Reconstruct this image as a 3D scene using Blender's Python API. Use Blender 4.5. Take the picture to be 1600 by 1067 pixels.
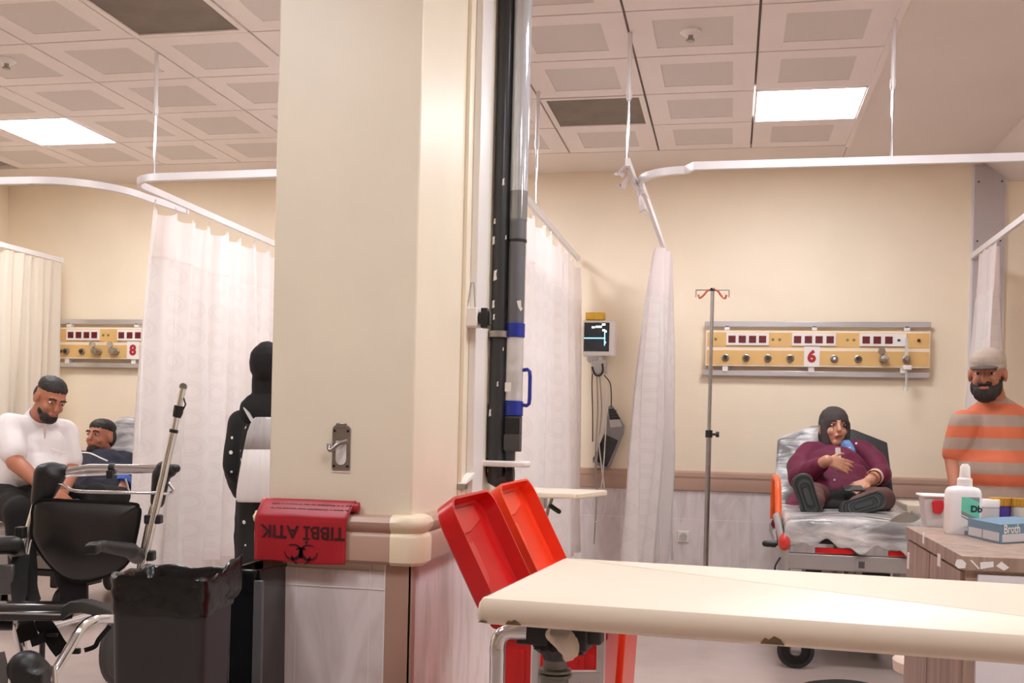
import bpy, bmesh, math, random
import numpy as np
from mathutils import Vector, Matrix, noise

for o in list(bpy.data.objects): bpy.data.objects.remove(o)
SC = bpy.context.scene
COL = SC.collection
random.seed(7)

# ------------------------------------------------------------------ camera
F_PX, YAW, PITCH, ROLL, SHIFT, CAM_H = 1682.0, .2008, -.0064, .0238, 148.93, 1.15
def cam_basis():
    f = np.array([-math.sin(YAW)*math.cos(PITCH), math.cos(YAW)*math.cos(PITCH), math.sin(PITCH)])
    r = np.array([math.cos(YAW), math.sin(YAW), 0.0]); u = np.cross(r, f)
    c, s = math.cos(ROLL), math.sin(ROLL)
    return np.array([c*r + s*u, -s*r + c*u, f])
BAS = cam_basis()
cd = bpy.data.cameras.new('camera'); cam = bpy.data.objects.new('camera', cd); COL.objects.link(cam)
cd.sensor_fit = 'HORIZONTAL'; cd.sensor_width = 36.0; cd.lens = F_PX/1600*36
cd.shift_y = SHIFT/1600; cd.clip_start = .02; cd.clip_end = 60
cam.matrix_world = Matrix(((BAS[0][0], BAS[1][0], -BAS[2][0], 0), (BAS[0][1], BAS[1][1], -BAS[2][1], 0),
                           (BAS[0][2], BAS[1][2], -BAS[2][2], CAM_H), (0, 0, 0, 1)))
SC.camera = cam
# ------------------------------------------------------------------ world and exposure
w = bpy.data.worlds.new('world'); SC.world = w; w.use_nodes = True
w.node_tree.nodes['Background'].inputs[0].default_value = (1, .97, .94, 1)
w.node_tree.nodes['Background'].inputs[1].default_value = .3
SC.view_settings.view_transform = 'Standard'; SC.view_settings.look = 'None'
SC.view_settings.exposure = 0.72; SC.view_settings.gamma = 1.0; SC.view_settings.use_curve_mapping = False
SC.cycles.use_denoising = True
SC.cycles.max_bounces = 8; SC.cycles.diffuse_bounces = 5; SC.cycles.glossy_bounces = 4
SC.cycles.transmission_bounces = 6; SC.cycles.transparent_max_bounces = 12
SC.cycles.caustics_reflective = False; SC.cycles.caustics_refractive = False
SC.cycles.sample_clamp_indirect = 6
PANEL_POWER = 19.0          # emission of the ceiling light diffusers (all room light comes from them)
CEIL = CAM_H + 1.886
GX, GY, TS = .0805, 4.8324, .6   # ceiling grid origin and tile size
WALL_Y = 7.787

# ------------------------------------------------------------------ pixel to point helpers
def ray(x, y): return np.array([(x-800)/F_PX, -(y-533.5-SHIFT)/F_PX, 1.0]) @ BAS
O = np.array([0, 0, CAM_H])
def V(a): return Vector((float(a[0]), float(a[1]), float(a[2])))
def P(x, y, z): return V(O + ray(x, y)*z)
def PY(x, y, Y): d = ray(x, y); return V(O + d*Y/d[1])
def PX(x, y, X): d = ray(x, y); return V(O + d*X/d[0])
def PH(x, y, h): d = ray(x, y); return V(O + d*(h-CAM_H)/d[2])
RIGHT, UPV, FWD = V(BAS[0]), V(BAS[1]), V(BAS[2])
X3, Y3, Z3 = Vector((1, 0, 0)), Vector((0, 1, 0)), Vector((0, 0, 1))

# ------------------------------------------------------------------ materials
def lin(c): return tuple((v/255/12.92 if v/255 <= .04045 else ((v/255+.055)/1.055)**2.4) for v in c)
MATS = {}
def pm(name, rgb, rough=.5, metal=0.0, var=.06, scale=12.0, bump=0.0, bscale=60.0, coat=0.0, trans=0.0, sheen=0.0, alpha=1.0, spec=.5):
    if name in MATS: return MATS[name]
    m = bpy.data.materials.new(name); m.use_nodes = True; nt = m.node_tree; b = nt.nodes['Principled BSDF']
    c = lin(rgb)
    tc = nt.nodes.new('ShaderNodeTexCoord'); nz = nt.nodes.new('ShaderNodeTexNoise')
    nz.inputs['Scale'].default_value = scale; nz.inputs['Detail'].default_value = 4
    nt.links.new(tc.outputs['Object'], nz.inputs['Vector'])
    cr = nt.nodes.new('ShaderNodeValToRGB'); nt.links.new(nz.outputs['Fac'], cr.inputs[0])
    cr.color_ramp.elements[0].position = .3; cr.color_ramp.elements[1].position = .7
    cr.color_ramp.elements[0].color = tuple(v*(1-var) for v in c)+(1,)
    cr.color_ramp.elements[1].color = tuple(min(1, v*(1+var)) for v in c)+(1,)
    nt.links.new(cr.outputs[0], b.inputs['Base Color'])
    b.inputs['Roughness'].default_value = rough; b.inputs['Metallic'].default_value = metal
    b.inputs['Coat Weight'].default_value = coat; b.inputs['Transmission Weight'].default_value = trans
    b.inputs['Sheen Weight'].default_value = sheen; b.inputs['Alpha'].default_value = alpha
    b.inputs['Specular IOR Level'].default_value = spec
    if bump:
        n2 = nt.nodes.new('ShaderNodeTexNoise'); n2.inputs['Scale'].default_value = bscale; n2.inputs['Detail'].default_value = 3
        nt.links.new(tc.outputs['Object'], n2.inputs['Vector'])
        bp = nt.nodes.new('ShaderNodeBump'); bp.inputs['Strength'].default_value = bump; bp.inputs['Distance'].default_value = .01
        nt.links.new(n2.outputs['Fac'], bp.inputs['Height']); nt.links.new(bp.outputs[0], b.inputs['Normal'])
    MATS[name] = m; return m
def emis(name, rgb, strength):
    m = bpy.data.materials.new(name); m.use_nodes = True; nt = m.node_tree; b = nt.nodes['Principled BSDF']
    c = lin(rgb)+(1,)
    b.inputs['Base Color'].default_value = (.8, .8, .8, 1); b.inputs['Emission Color'].default_value = c
    b.inputs['Emission Strength'].default_value = strength
    MATS[name] = m; return m
def marble(name, base, vein, tw, th, joint=(240, 236, 232), off=(0, 0), rough=.18):
    m = bpy.data.materials.new(name); m.use_nodes = True; nt = m.node_tree; b = nt.nodes['Principled BSDF']; L = nt.links.new
    g = nt.nodes.new('ShaderNodeNewGeometry'); sx = nt.nodes.new('ShaderNodeSeparateXYZ'); L(g.outputs['Position'], sx.inputs[0])
    ad = nt.nodes.new('ShaderNodeMath'); ad.operation = 'ADD'; L(sx.outputs[0], ad.inputs[0]); L(sx.outputs[1], ad.inputs[1])
    cx = nt.nodes.new('ShaderNodeCombineXYZ'); L(ad.outputs[0], cx.inputs[0]); L(sx.outputs[2], cx.inputs[1])
    mp = nt.nodes.new('ShaderNodeMapping'); mp.inputs['Location'].default_value = (off[0], off[1], 0); L(cx.outputs[0], mp.inputs['Vector'])
    nz = nt.nodes.new('ShaderNodeTexNoise'); nz.inputs['Scale'].default_value = 3.2; nz.inputs['Detail'].default_value = 7; nz.inputs['Distortion'].default_value = 1.4
    m2 = nt.nodes.new('ShaderNodeMapping'); m2.inputs['Scale'].default_value = (2.6, .8, 1); L(mp.outputs[0], m2.inputs['Vector']); L(m2.outputs[0], nz.inputs['Vector'])
    cr = nt.nodes.new('ShaderNodeValToRGB'); e = cr.color_ramp.elements
    e[0].position = .33; e[0].color = lin(vein)+(1,); e[1].position = .58; e[1].color = lin(base)+(1,); L(nz.outputs['Fac'], cr.inputs[0])
    br = nt.nodes.new('ShaderNodeTexBrick'); br.offset = 0; br.inputs['Scale'].default_value = 1
    br.inputs['Brick Width'].default_value = tw; br.inputs['Row Height'].default_value = th; br.inputs['Mortar Size'].default_value = .0022
    br.inputs['Mortar Smooth'].default_value = .1; L(mp.outputs[0], br.inputs['Vector'])
    mx = nt.nodes.new('ShaderNodeMixRGB'); L(br.outputs['Fac'], mx.inputs[0]); L(cr.outputs[0], mx.inputs[1]); mx.inputs[2].default_value = lin(joint)+(1,)
    L(mx.outputs[0], b.inputs['Base Color']); b.inputs['Roughness'].default_value = rough
    MATS[name] = m; return m
def wood(name, c1, c2, scale=(18, 18, 1.2), rough=.4):
    m = bpy.data.materials.new(name); m.use_nodes = True; nt = m.node_tree; b = nt.nodes['Principled BSDF']; L = nt.links.new
    tc = nt.nodes.new('ShaderNodeTexCoord'); mp = nt.nodes.new('ShaderNodeMapping'); mp.inputs['Scale'].default_value = scale
    nz = nt.nodes.new('ShaderNodeTexNoise'); nz.inputs['Scale'].default_value = 1.6; nz.inputs['Detail'].default_value = 5; nz.inputs['Distortion'].default_value = .6
    L(tc.outputs['Object'], mp.inputs[0]); L(mp.outputs[0], nz.inputs['Vector'])
    cr = nt.nodes.new('ShaderNodeValToRGB'); e = cr.color_ramp.elements
    e[0].position = .32; e[0].color = lin(c1)+(1,); e[1].position = .68; e[1].color = lin(c2)+(1,)
    L(nz.outputs['Fac'], cr.inputs[0]); L(cr.outputs[0], b.inputs['Base Color']); b.inputs['Roughness'].default_value = rough
    MATS[name] = m; return m
def cloth_thin(name, rgb, trans=.35, ring=True, rough=.75, alpha=1.0):
    """curtain fabric: diffuse + translucent with woven ring pattern on the UVs"""
    m = bpy.data.materials.new(name); m.use_nodes = True; nt = m.node_tree; L = nt.links.new
    b = nt.nodes['Principled BSDF']; out = nt.nodes['Material Output']
    uv = nt.nodes.new('ShaderNodeUVMap')
    col = lin(rgb)+(1,)
    b.inputs['Roughness'].default_value = rough; b.inputs['Base Color'].default_value = col; b.inputs['Sheen Weight'].default_value = .2
    tr = nt.nodes.new('ShaderNodeBsdfTranslucent'); tr.inputs[0].default_value = col
    if ring:
        mp = nt.nodes.new('ShaderNodeMapping'); mp.inputs['Scale'].default_value = (5.2, 5.2, 1); L(uv.outputs[0], mp.inputs[0])
        fr = nt.nodes.new('ShaderNodeVectorMath'); fr.operation = 'FRACTION'; L(mp.outputs[0], fr.inputs[0])
        sb = nt.nodes.new('ShaderNodeVectorMath'); sb.operation = 'SUBTRACT'; sb.inputs[1].default_value = (.5, .5, 0); L(fr.outputs[0], sb.inputs[0])
        ln = nt.nodes.new('ShaderNodeVectorMath'); ln.operation = 'LENGTH'; L(sb.outputs[0], ln.inputs[0])
        cr = nt.nodes.new('ShaderNodeValToRGB'); e = cr.color_ramp.elements
        e[0].position = .20; e[0].color = (1, 1, 1, 1); e[1].position = .42; e[1].color = (1, 1, 1, 1)
        for p_, v_ in ((.25, .94), (.30, .99), (.36, .95)):
            k = e.new(p_); k.color = (v_, v_, v_, 1)
        L(ln.outputs['Value'], cr.inputs[0])
        mx = nt.nodes.new('ShaderNodeMixRGB'); mx.blend_type = 'MULTIPLY'; mx.inputs[0].default_value = 1; mx.inputs[1].default_value = col
        L(cr.outputs[0], mx.inputs[2]); L(mx.outputs[0], b.inputs['Base Color']); L(mx.outputs[0], tr.inputs[0])
    ms = nt.nodes.new('ShaderNodeMixShader'); ms.inputs[0].default_value = trans; L(b.outputs[0], ms.inputs[1]); L(tr.outputs[0], ms.inputs[2])
    if alpha < 1:
        tp = nt.nodes.new('ShaderNodeBsdfTransparent'); m3 = nt.nodes.new('ShaderNodeMixShader'); m3.inputs[0].default_value = alpha
        L(tp.outputs[0], m3.inputs[1]); L(ms.outputs[0], m3.inputs[2]); L(m3.outputs[0], out.inputs[0])
    else: L(ms.outputs[0], out.inputs[0])
    MATS[name] = m; return m
def film(name, light, dark, alpha=.75, scale=(9, 9, 30)):
    """creased plastic cover film"""
    m = bpy.data.materials.new(name); m.use_nodes = True; nt = m.node_tree; L = nt.links.new
    b = nt.nodes['Principled BSDF']; tc = nt.nodes.new('ShaderNodeTexCoord')
    mp = nt.nodes.new('ShaderNodeMapping'); mp.inputs['Scale'].default_value = scale; L(tc.outputs['Object'], mp.inputs[0])
    nz = nt.nodes.new('ShaderNodeTexNoise'); nz.inputs['Scale'].default_value = 1.0; nz.inputs['Detail'].default_value = 6; nz.inputs['Distortion'].default_value = .7
    L(mp.outputs[0], nz.inputs['Vector'])
    cr = nt.nodes.new('ShaderNodeValToRGB'); e = cr.color_ramp.elements
    e[0].position = .36; e[0].color = lin(dark)+(1,); e[1].position = .66; e[1].color = lin(light)+(1,)
    L(nz.outputs['Fac'], cr.inputs[0]); L(cr.outputs[0], b.inputs['Base Color'])
    bp = nt.nodes.new('ShaderNodeBump'); bp.inputs['Strength'].default_value = .8; bp.inputs['Distance'].default_value = .02
    L(nz.outputs['Fac'], bp.inputs['Height']); L(bp.outputs[0], b.inputs['Normal'])
    b.inputs['Roughness'].default_value = .22; b.inputs['Alpha'].default_value = alpha
    MATS[name] = m; return m
def dots(name, base, dot, cell=.055, r=.16):
    m = bpy.data.materials.new(name); m.use_nodes = True; nt = m.node_tree; L = nt.links.new
    b = nt.nodes['Principled BSDF']; tc = nt.nodes.new('ShaderNodeTexCoord')
    vo = nt.nodes.new('ShaderNodeTexVoronoi'); vo.inputs['Scale'].default_value = 1/cell; vo.inputs['Randomness'].default_value = .55
    L(tc.outputs['Object'], vo.inputs['Vector'])
    cr = nt.nodes.new('ShaderNodeValToRGB'); e = cr.color_ramp.elements; cr.color_ramp.interpolation = 'CONSTANT'
    e[0].position = 0; e[0].color = lin(dot)+(1,); e[1].position = r; e[1].color = lin(base)+(1,)
    L(vo.outputs['Distance'], cr.inputs[0]); L(cr.outputs[0], b.inputs['Base Color']); b.inputs['Roughness'].default_value = .8
    MATS[name] = m; return m
def stripes(name, c1, c2, period, z0):
    m = bpy.data.materials.new(name); m.use_nodes = True; nt = m.node_tree; L = nt.links.new
    b = nt.nodes['Principled BSDF']; tc = nt.nodes.new('ShaderNodeTexCoord')
    sx = nt.nodes.new('ShaderNodeSeparateXYZ'); L(tc.outputs['Object'], sx.inputs[0])
    a = nt.nodes.new('ShaderNodeMath'); a.operation = 'SUBTRACT'; L(sx.outputs[2], a.inputs[0]); a.inputs[1].default_value = z0
    d = nt.nodes.new('ShaderNodeMath'); d.operation = 'DIVIDE'; L(a.outputs[0], d.inputs[0]); d.inputs[1].default_value = period
    f = nt.nodes.new('ShaderNodeMath'); f.operation = 'FRACT'; L(d.outputs[0], f.inputs[0])
    cr = nt.nodes.new('ShaderNodeValToRGB'); e = cr.color_ramp.elements
    e[0].position = .48; e[0].color = lin(c1)+(1,); e[1].position = .54; e[1].color = lin(c2)+(1,)
    k = e.new(.02); k.color = lin(c1)+(1,); k = e.new(.0); k.color = lin(c2)+(1,)
    L(f.outputs[0], cr.inputs[0]); L(cr.outputs[0], b.inputs['Base Color']); b.inputs['Roughness'].default_value = .85
    MATS[name] = m; return m

# ------------------------------------------------------------------ mesh builder (world coordinates)
def frame(d):
    d = d.normalized(); a = Z3 if abs(d.z) < .9 else X3
    u = d.cross(a).normalized(); return u, d.cross(u).normalized()
class MB:
    def __init__(s): s.v = []; s.f = []; s.m = []; s.uv = {}
    def add(s, vs, fs, mi=0):
        n = len(s.v); s.v += [Vector(v) for v in vs]
        for f in fs: s.f.append([n+i for i in f]); s.m.append(mi)
        return s
    def box(s, lo, hi, mi=0, R=None, c=None):
        x0, y0, z0 = lo; x1, y1, z1 = hi
        vs = [Vector(p) for p in ((x0,y0,z0),(x1,y0,z0),(x1,y1,z0),(x0,y1,z0),(x0,y0,z1),(x1,y0,z1),(x1,y1,z1),(x0,y1,z1))]
        if R is not None: vs = [Vector(c)+R @ v for v in vs]
        return s.add(vs, [(0,3,2,1),(4,5,6,7),(0,1,5,4),(1,2,6,5),(2,3,7,6),(3,0,4,7)], mi)
    def obox(s, c, a, b, d, mi=0):
        """box about centre c with half-axis vectors a, b, d"""
        c = Vector(c); vs = [c+i*a+j*b+k*d for k in (-1, 1) for i, j in ((-1,-1),(1,-1),(1,1),(-1,1))]
        return s.add(vs, [(0,3,2,1),(4,5,6,7),(0,1,5,4),(1,2,6,5),(2,3,7,6),(3,0,4,7)], mi)
    def tube(s, pts, r, seg=12, mi=0, caps=True, ry=None):
        pts = [Vector(p) for p in pts]; n = len(pts)
        rs = r if isinstance(r, (list, tuple)) else [r]*n
        u = None; rings = []
        for i, p in enumerate(pts):
            d = (pts[min(i+1, n-1)]-pts[max(i-1, 0)]).normalized()
            if u is None: u, w_ = frame(d)
            else:
                u = (u-d*u.dot(d)).normalized(); w_ = d.cross(u).normalized()
            q = ry if ry else 1
            rings.append([p+(u*math.cos(2*math.pi*k/seg)+w_*math.sin(2*math.pi*k/seg)*q)*rs[i] for k in range(seg)])
        return s.rings(rings, mi, caps)
    def rings(s, rings, mi=0, caps=True, closed=False):
        seg = len(rings[0]); vs = [v for r in rings for v in r]; fs = []
        n = len(rings)
        for i in range(n if closed else n-1):
            j = (i+1) % n
            for k in range(seg): fs.append((i*seg+k, i*seg+(k+1) % seg, j*seg+(k+1) % seg, j*seg+k))
        if caps and not closed: fs += [tuple(range(seg))[::-1], tuple((n-1)*seg+k for k in range(seg))]
        return s.add(vs, fs, mi)
    def cyl(s, a, b, r, r2=None, seg=20, mi=0): return s.tube([a, b], [r, r if r2 is None else r2], seg, mi)
    def lathe(s, prof, c, axis=Z3, seg=24, mi=0, caps=True):
        c = Vector(c); u, w_ = frame(axis); axis = axis.normalized()
        return s.rings([[c+axis*z+(u*math.cos(2*math.pi*k/seg)+w_*math.sin(2*math.pi*k/seg))*max(r, 1e-5) for k in range(seg)] for r, z in prof], mi, caps)
    def prism(s, poly, a, b, c, d, mi=0):
        """2d polygon (p,q) -> c + p*a + q*b, extruded by vector d"""
        c = Vector(c); d = Vector(d); v0 = [c+a*p+b*q for p, q in poly]; n = len(poly)
        return s.add(v0+[v+d for v in v0], [tuple(range(n))[::-1], tuple(range(n, 2*n))]+[(i, (i+1) % n, n+(i+1) % n, n+i) for i in range(n)], mi)
    def ell(s, c, r, R=None, seg=16, mi=0):
        c = Vector(c); rg = []
        h = seg//2
        for i in range(h+1):
            t = math.pi*(i/h)*.998+.001*math.pi; ring = []
            for k in range(seg):
                v = Vector((math.sin(t)*math.cos(2*math.pi*k/seg)*r[0], math.sin(t)*math.sin(2*math.pi*k/seg)*r[1], -math.cos(t)*r[2]))
                ring.append(c+(R @ v if R is not None else v))
            rg.append(ring)
        return s.rings(rg, mi)
    def cap(s, a, b, r0, r1=None, seg=12, mi=0):
        """tapered capsule"""
        a, b = Vector(a), Vector(b); r1 = r0 if r1 is None else r1
        d = b-a; L = d.length; d = d/L if L > 1e-6 else Z3; u, w_ = frame(d); rg = []
        st = [(a-d*r0*math.cos(t), r0*math.sin(t)) for t in (.05, .4, .8, 1.2, 1.57)]+[(b+d*r1*math.cos(t), r1*math.sin(t)) for t in (1.57, 1.2, .8, .4, .05)]
        for p, q in st: rg.append([p+(u*math.cos(2*math.pi*k/seg)+w_*math.sin(2*math.pi*k/seg))*q for k in range(seg)])
        return s.rings(rg, mi)
    def sheet(s, nu, nv, fn, mi=0, uvfn=None):
        n = len(s.v); vs = [fn(i/(nu-1), j/(nv-1)) for j in range(nv) for i in range(nu)]
        fs = [(j*nu+i, j*nu+i+1, (j+1)*nu+i+1, (j+1)*nu+i) for j in range(nv-1) for i in range(nu-1)]
        s.add(vs, fs, mi)
        if uvfn:
            for j in range(nv):
                for i in range(nu): s.uv[n+j*nu+i] = uvfn(i/(nu-1), j/(nv-1))
        return s
    def mesh(s, name):
        me = bpy.data.meshes.new(name); me.from_pydata([tuple(v) for v in s.v], [], s.f); return me
def wloc(o):
    p = Vector((0, 0, 0))
    while o is not None: p += o.location; o = o.parent
    return p
def tag(o, label=None, cat=None, group=None, kind=None):
    if label: o['label'] = label
    if cat: o['category'] = cat
    if group: o['group'] = group
    if kind: o['kind'] = kind
    return o
def obj(name, mb, mats, parent=None, bevel=0.0, seg=2, solid=0.0, angle=40, sub=0, label=None):
    me = mb.mesh(name) if isinstance(mb, MB) else mb
    if isinstance(mb, MB):
        if mb.uv:
            l = me.uv_layers.new(name='UVMap')
            for lp in me.loops: l.data[lp.index].uv = mb.uv.get(lp.vertex_index, (0, 0))
    mats = mats if isinstance(mats, (list, tuple)) else [mats]
    me.materials.clear()
    for m in mats: me.materials.append(m)
    if isinstance(mb, MB):
        for p_, mi in zip(me.polygons, mb.m): p_.material_index = mi
    if parent is None:
        xs = [v.co for v in me.vertices]
        c = Vector(((min(v.x for v in xs)+max(v.x for v in xs))/2, (min(v.y for v in xs)+max(v.y for v in xs))/2, min(v.z for v in xs)))
    else: c = wloc(parent)
    me.transform(Matrix.Translation(-c))
    bm = bmesh.new(); bm.from_mesh(me); bmesh.ops.recalc_face_normals(bm, faces=bm.faces) if solid == 0 else None
    bm.to_mesh(me); bm.free()
    for p_ in me.polygons: p_.use_smooth = True
    me.set_sharp_from_angle(angle=math.radians(angle))
    o = bpy.data.objects.new(name, me); COL.objects.link(o)
    if parent is None: o.location = c
    else: o.parent = parent
    if solid:
        k = o.modifiers.new('solid', 'SOLIDIFY'); k.thickness = solid; k.offset = 0
    if bevel:
        k = o.modifiers.new('bevel', 'BEVEL'); k.width = bevel; k.segments = seg; k.limit_method = 'ANGLE'; k.angle_limit = math.radians(40); k.harden_normals = False
    if sub:
        k = o.modifiers.new('sub', 'SUBSURF'); k.levels = sub; k.render_levels = sub
    if label: o['label'] = label
    return o
def thing(name, loc, label, cat, group=None):
    o = bpy.data.objects.new(name, None); COL.objects.link(o); o.location = loc; o.empty_display_size = .1
    return tag(o, label, cat, group)
def struct(name, mb, mats, **k):
    return tag(obj(name, mb, mats, **k), kind='structure')
def copy_tree(o, parent=None):
    c = o.copy(); COL.objects.link(c)
    if parent is not None: c.parent = parent
    for ch in list(o.children): copy_tree(ch, c)
    return c
def remesh(mb, voxel, smooth=6, wr=0.0, wscale=14.0, seed=0):
    """fuse overlapping closed shells into one continuous surface; optional cloth folds"""
    me = mb.mesh('fuse'); o = bpy.data.objects.new('fuse', me); COL.objects.link(o)
    bm = bmesh.new(); bm.from_mesh(me); bmesh.ops.recalc_face_normals(bm, faces=bm.faces); bm.to_mesh(me); bm.free()
    k = o.modifiers.new('r', 'REMESH'); k.mode = 'VOXEL'; k.voxel_size = voxel; k.adaptivity = 0
    if smooth:
        k = o.modifiers.new('s', 'SMOOTH'); k.factor = .5; k.iterations = smooth
    dg = bpy.context.evaluated_depsgraph_get(); dg.update()
    r = bpy.data.meshes.new_from_object(o.evaluated_get(dg))
    bpy.data.objects.remove(o); bpy.data.meshes.remove(me)
    if wr:
        nn = [v.normal.copy() for v in r.vertices]
        for v, n in zip(r.vertices, nn):
            q = v.co*wscale+Vector((seed*3.1, seed*1.7, 0)); q.z *= .55
            a = noise.noise(q); b = noise.noise(q*2.3+Vector((9, 2, 5)))
            v.co += n*wr*(1-2*abs(a)+.4*b)
    return r
def text_mb(txt, size, c, a, b, mb=None, depth=.0006, mi=0, align='CENTER', bold=0.0, sx=1.0):
    """text as mesh: baseline direction a, up direction b, centred on c"""
    cu = bpy.data.curves.new('t', 'FONT'); cu.body = txt; cu.size = size; cu.align_x = align; cu.align_y = 'CENTER'
    cu.extrude = 0; cu.offset = bold; cu.resolution_u = 3
    o = bpy.data.objects.new('t', cu); COL.objects.link(o)
    dg = bpy.context.evaluated_depsgraph_get(); dg.update()
    me = bpy.data.meshes.new_from_object(o.evaluated_get(dg)); bpy.data.objects.remove(o); bpy.data.curves.remove(cu)
    mb = mb or MB(); c = Vector(c); n = a.cross(b).normalized()
    vs = [c+a*v.co.x*sx+b*v.co.y+n*depth for v in me.vertices]
    mb.add(vs, [tuple(p_.vertices) for p_ in me.polygons], mi); bpy.data.meshes.remove(me); return mb
def bez(pts, n=10):
    """smooth path through points (Catmull-Rom)"""
    pts = [Vector(p) for p in pts]; out = []
    for i in range(len(pts)-1):
        p0, p1, p2, p3 = pts[max(i-1, 0)], pts[i], pts[i+1], pts[min(i+2, len(pts)-1)]
        for k in range(n):
            t = k/n
            out.append(.5*((2*p1)+(p2-p0)*t+(2*p0-5*p1+4*p2-p3)*t*t+(3*p1-p0-3*p2+p3)*t**3))
    return out+[pts[-1]]
def lerp(a, b, t): return a+(b-a)*t
# ================================================================== materials
wall_m = pm('wall_paint', (247, 233, 209), .55, var=.025, scale=2.5, bump=.03, bscale=180)
pil_m = pm('pillar_paint', (238, 228, 206), .38, var=.03, scale=3, bump=.03, bscale=120)
tile_frame = pm('ceiling_white', (240, 230, 226), .5, var=.015, scale=4)
tile_perf = pm('ceiling_perforated', (218, 209, 204), .6, var=.02, scale=300)
tee = pm('ceiling_tee_gap', (150, 138, 134), .6)
dry = pm('ceiling_drywall', (232, 221, 214), .6, var=.02, scale=2)
alu = pm('aluminium', (205, 203, 206), .32, .75, var=.02)
track_m = pm('track_white', (232, 228, 230), .35, .1, var=.02)
chrome = pm('chrome', (226, 227, 232), .14, 1.0, var=.03)
steel = pm('brushed_steel', (168, 164, 160), .34, 1.0, var=.06, scale=30)
blk = pm('black_plastic', (26, 26, 28), .38, var=.1)
blk_gloss = pm('black_gloss', (18, 18, 20), .18, var=.1, coat=.3)
blk_cloth = pm('black_cloth', (14, 13, 14), .9, var=.2, scale=30)
white_pl = pm('white_plastic', (238, 234, 230), .35, var=.015)
white_pap = pm('white_paper', (240, 238, 234), .8, var=.02)
rail_m = pm('bumper_taupe', (190, 158, 140), .38, var=.03, scale=4)
rail_c = pm('bumper_cream', (240, 226, 196), .32, var=.02, scale=5)
wains = marble('marble_tile', (234, 227, 227), (216, 206, 204), .30, .62, off=(.19, .076))
wains_p = marble('marble_tile_pillar', (236, 228, 227), (212, 202, 198), .60, 1.2, off=(0, .02), rough=.12)
taupe = pm('taupe_trim', (180, 148, 130), .4, var=.04, scale=4)
floor_m = pm('floor_vinyl', (190, 173, 166), .24, var=.05, scale=5, bump=.015, bscale=30)
red = pm('red_plastic', (200, 18, 22), .3, var=.06)
orange_red = pm('orange_red_plastic', (236, 58, 22), .3, var=.05)
cream_top = pm('cream_tabletop', (234, 220, 200), .42, var=.02, scale=5)
skin = pm('skin', (205, 150, 122), .5, var=.05, scale=20)
skin_d = pm('skin_tanned', (176, 112, 84), .5, var=.06, scale=20)
hair_m = pm('dark_hair', (34, 28, 26), .6, var=.25, scale=60)
lip_m = pm('lips', (160, 86, 76), .5)
sclera = pm('eye_white', (208, 198, 190), .4)
eye_m = pm('eye_dark', (30, 22, 20), .25)
tan_m = pm('tan_laminate', (226, 184, 118), .4, var=.03, scale=6)
lightm = emis('light_diffuser', (250, 250, 255), PANEL_POWER)
pipe_blk = pm('pipe_charcoal', (54, 56, 60), .28, var=.08, scale=8)
pipe_gry = pm('pipe_grey', (104, 106, 110), .3, var=.04)
blue_pl = pm('blue_plastic', (32, 50, 150), .3, var=.06)
rubber = pm('grey_rubber', (70, 68, 68), .6)
wood_m = wood('cabinet_wood', (142, 118, 104), (178, 154, 138))
film_m = film('cover_film', (232, 229, 228), (128, 126, 126), .86, (4, 9, 12))
curt = cloth_thin('curtain_cloth', (242, 236, 234), .38)
curt_w = cloth_thin('curtain_cloth_warm', (240, 232, 218), .38, ring=False)
curt_h = cloth_thin('curtain_header', (246, 238, 237), .45, ring=False, alpha=.93)

# ================================================================== setting
L_X, R_X, B_Y, T = -5.82, 4.4, -4.0, .12
struct('floor', MB().box((L_X-.1, B_Y-.1, -.1), (R_X+.1, WALL_Y+.1, 0)), floor_m)
struct('wall_back', MB().box((L_X, WALL_Y, 0), (R_X, WALL_Y+T, CEIL)), wall_m)
struct('wall_left', MB().box((L_X-T, B_Y, 0), (L_X, WALL_Y+T, CEIL)), wall_m)
struct('wall_right', MB().box((R_X, B_Y, 0), (R_X+T, WALL_Y+T, CEIL)), wall_m)
struct('wall_front', MB().box((L_X, B_Y-T, 0), (R_X, B_Y, CEIL)), wall_m)
# ceiling: metal tiles with a perforated square, tee gaps between, plain border round them
def tx(i): return GX+TS*i
def ty(j): return GY+TS*j
LIGHTS = [(i, j) for j in (2, -2) for i in (-8, -4, 0)]+[(-4, -6), (0, -6), (4, -2), (4, -6)]  # nearest row is unseen, added to light the table and brighten the pillar
VENTS = [(-5, -1), (-2, 2)]
cm = MB(); X_END = tx(1)+.006
for i in range(-10, 1):
    for j in range(-14, 4):
        if (i, j) in LIGHTS or (i, j) in VENTS: continue
        x0, y0 = tx(i)+.006, ty(j)+.006; x1, y1 = x0+TS-.012, y0+TS-.012
        if x0 < L_X or y0 < B_Y: continue
        q = .112; zz = CEIL
        o4 = [(x0, y0, zz), (x1, y0, zz), (x1, y1, zz), (x0, y1, zz)]
        i4 = [(x0+q, y0+q, zz), (x1-q, y0+q, zz), (x1-q, y1-q, zz), (x0+q, y1-q, zz)]
        r4 = [(a, b, zz+.003) for a, b, _ in i4]
        up = [(a, b, zz+.03) for a, b, _ in o4]
        n = len(cm.v)
        cm.add(o4+i4+r4+up, [(k, 4+k, 4+(k+1) % 4, (k+1) % 4) for k in range(4)]+[(4+k, 8+k, 8+(k+1) % 4, 4+(k+1) % 4) for k in range(4)]
               + [(k, (k+1) % 4, 12+(k+1) % 4, 12+k) for k in range(4)], 0)
        cm.add(r4, [(0, 1, 2, 3)], 1)
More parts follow.
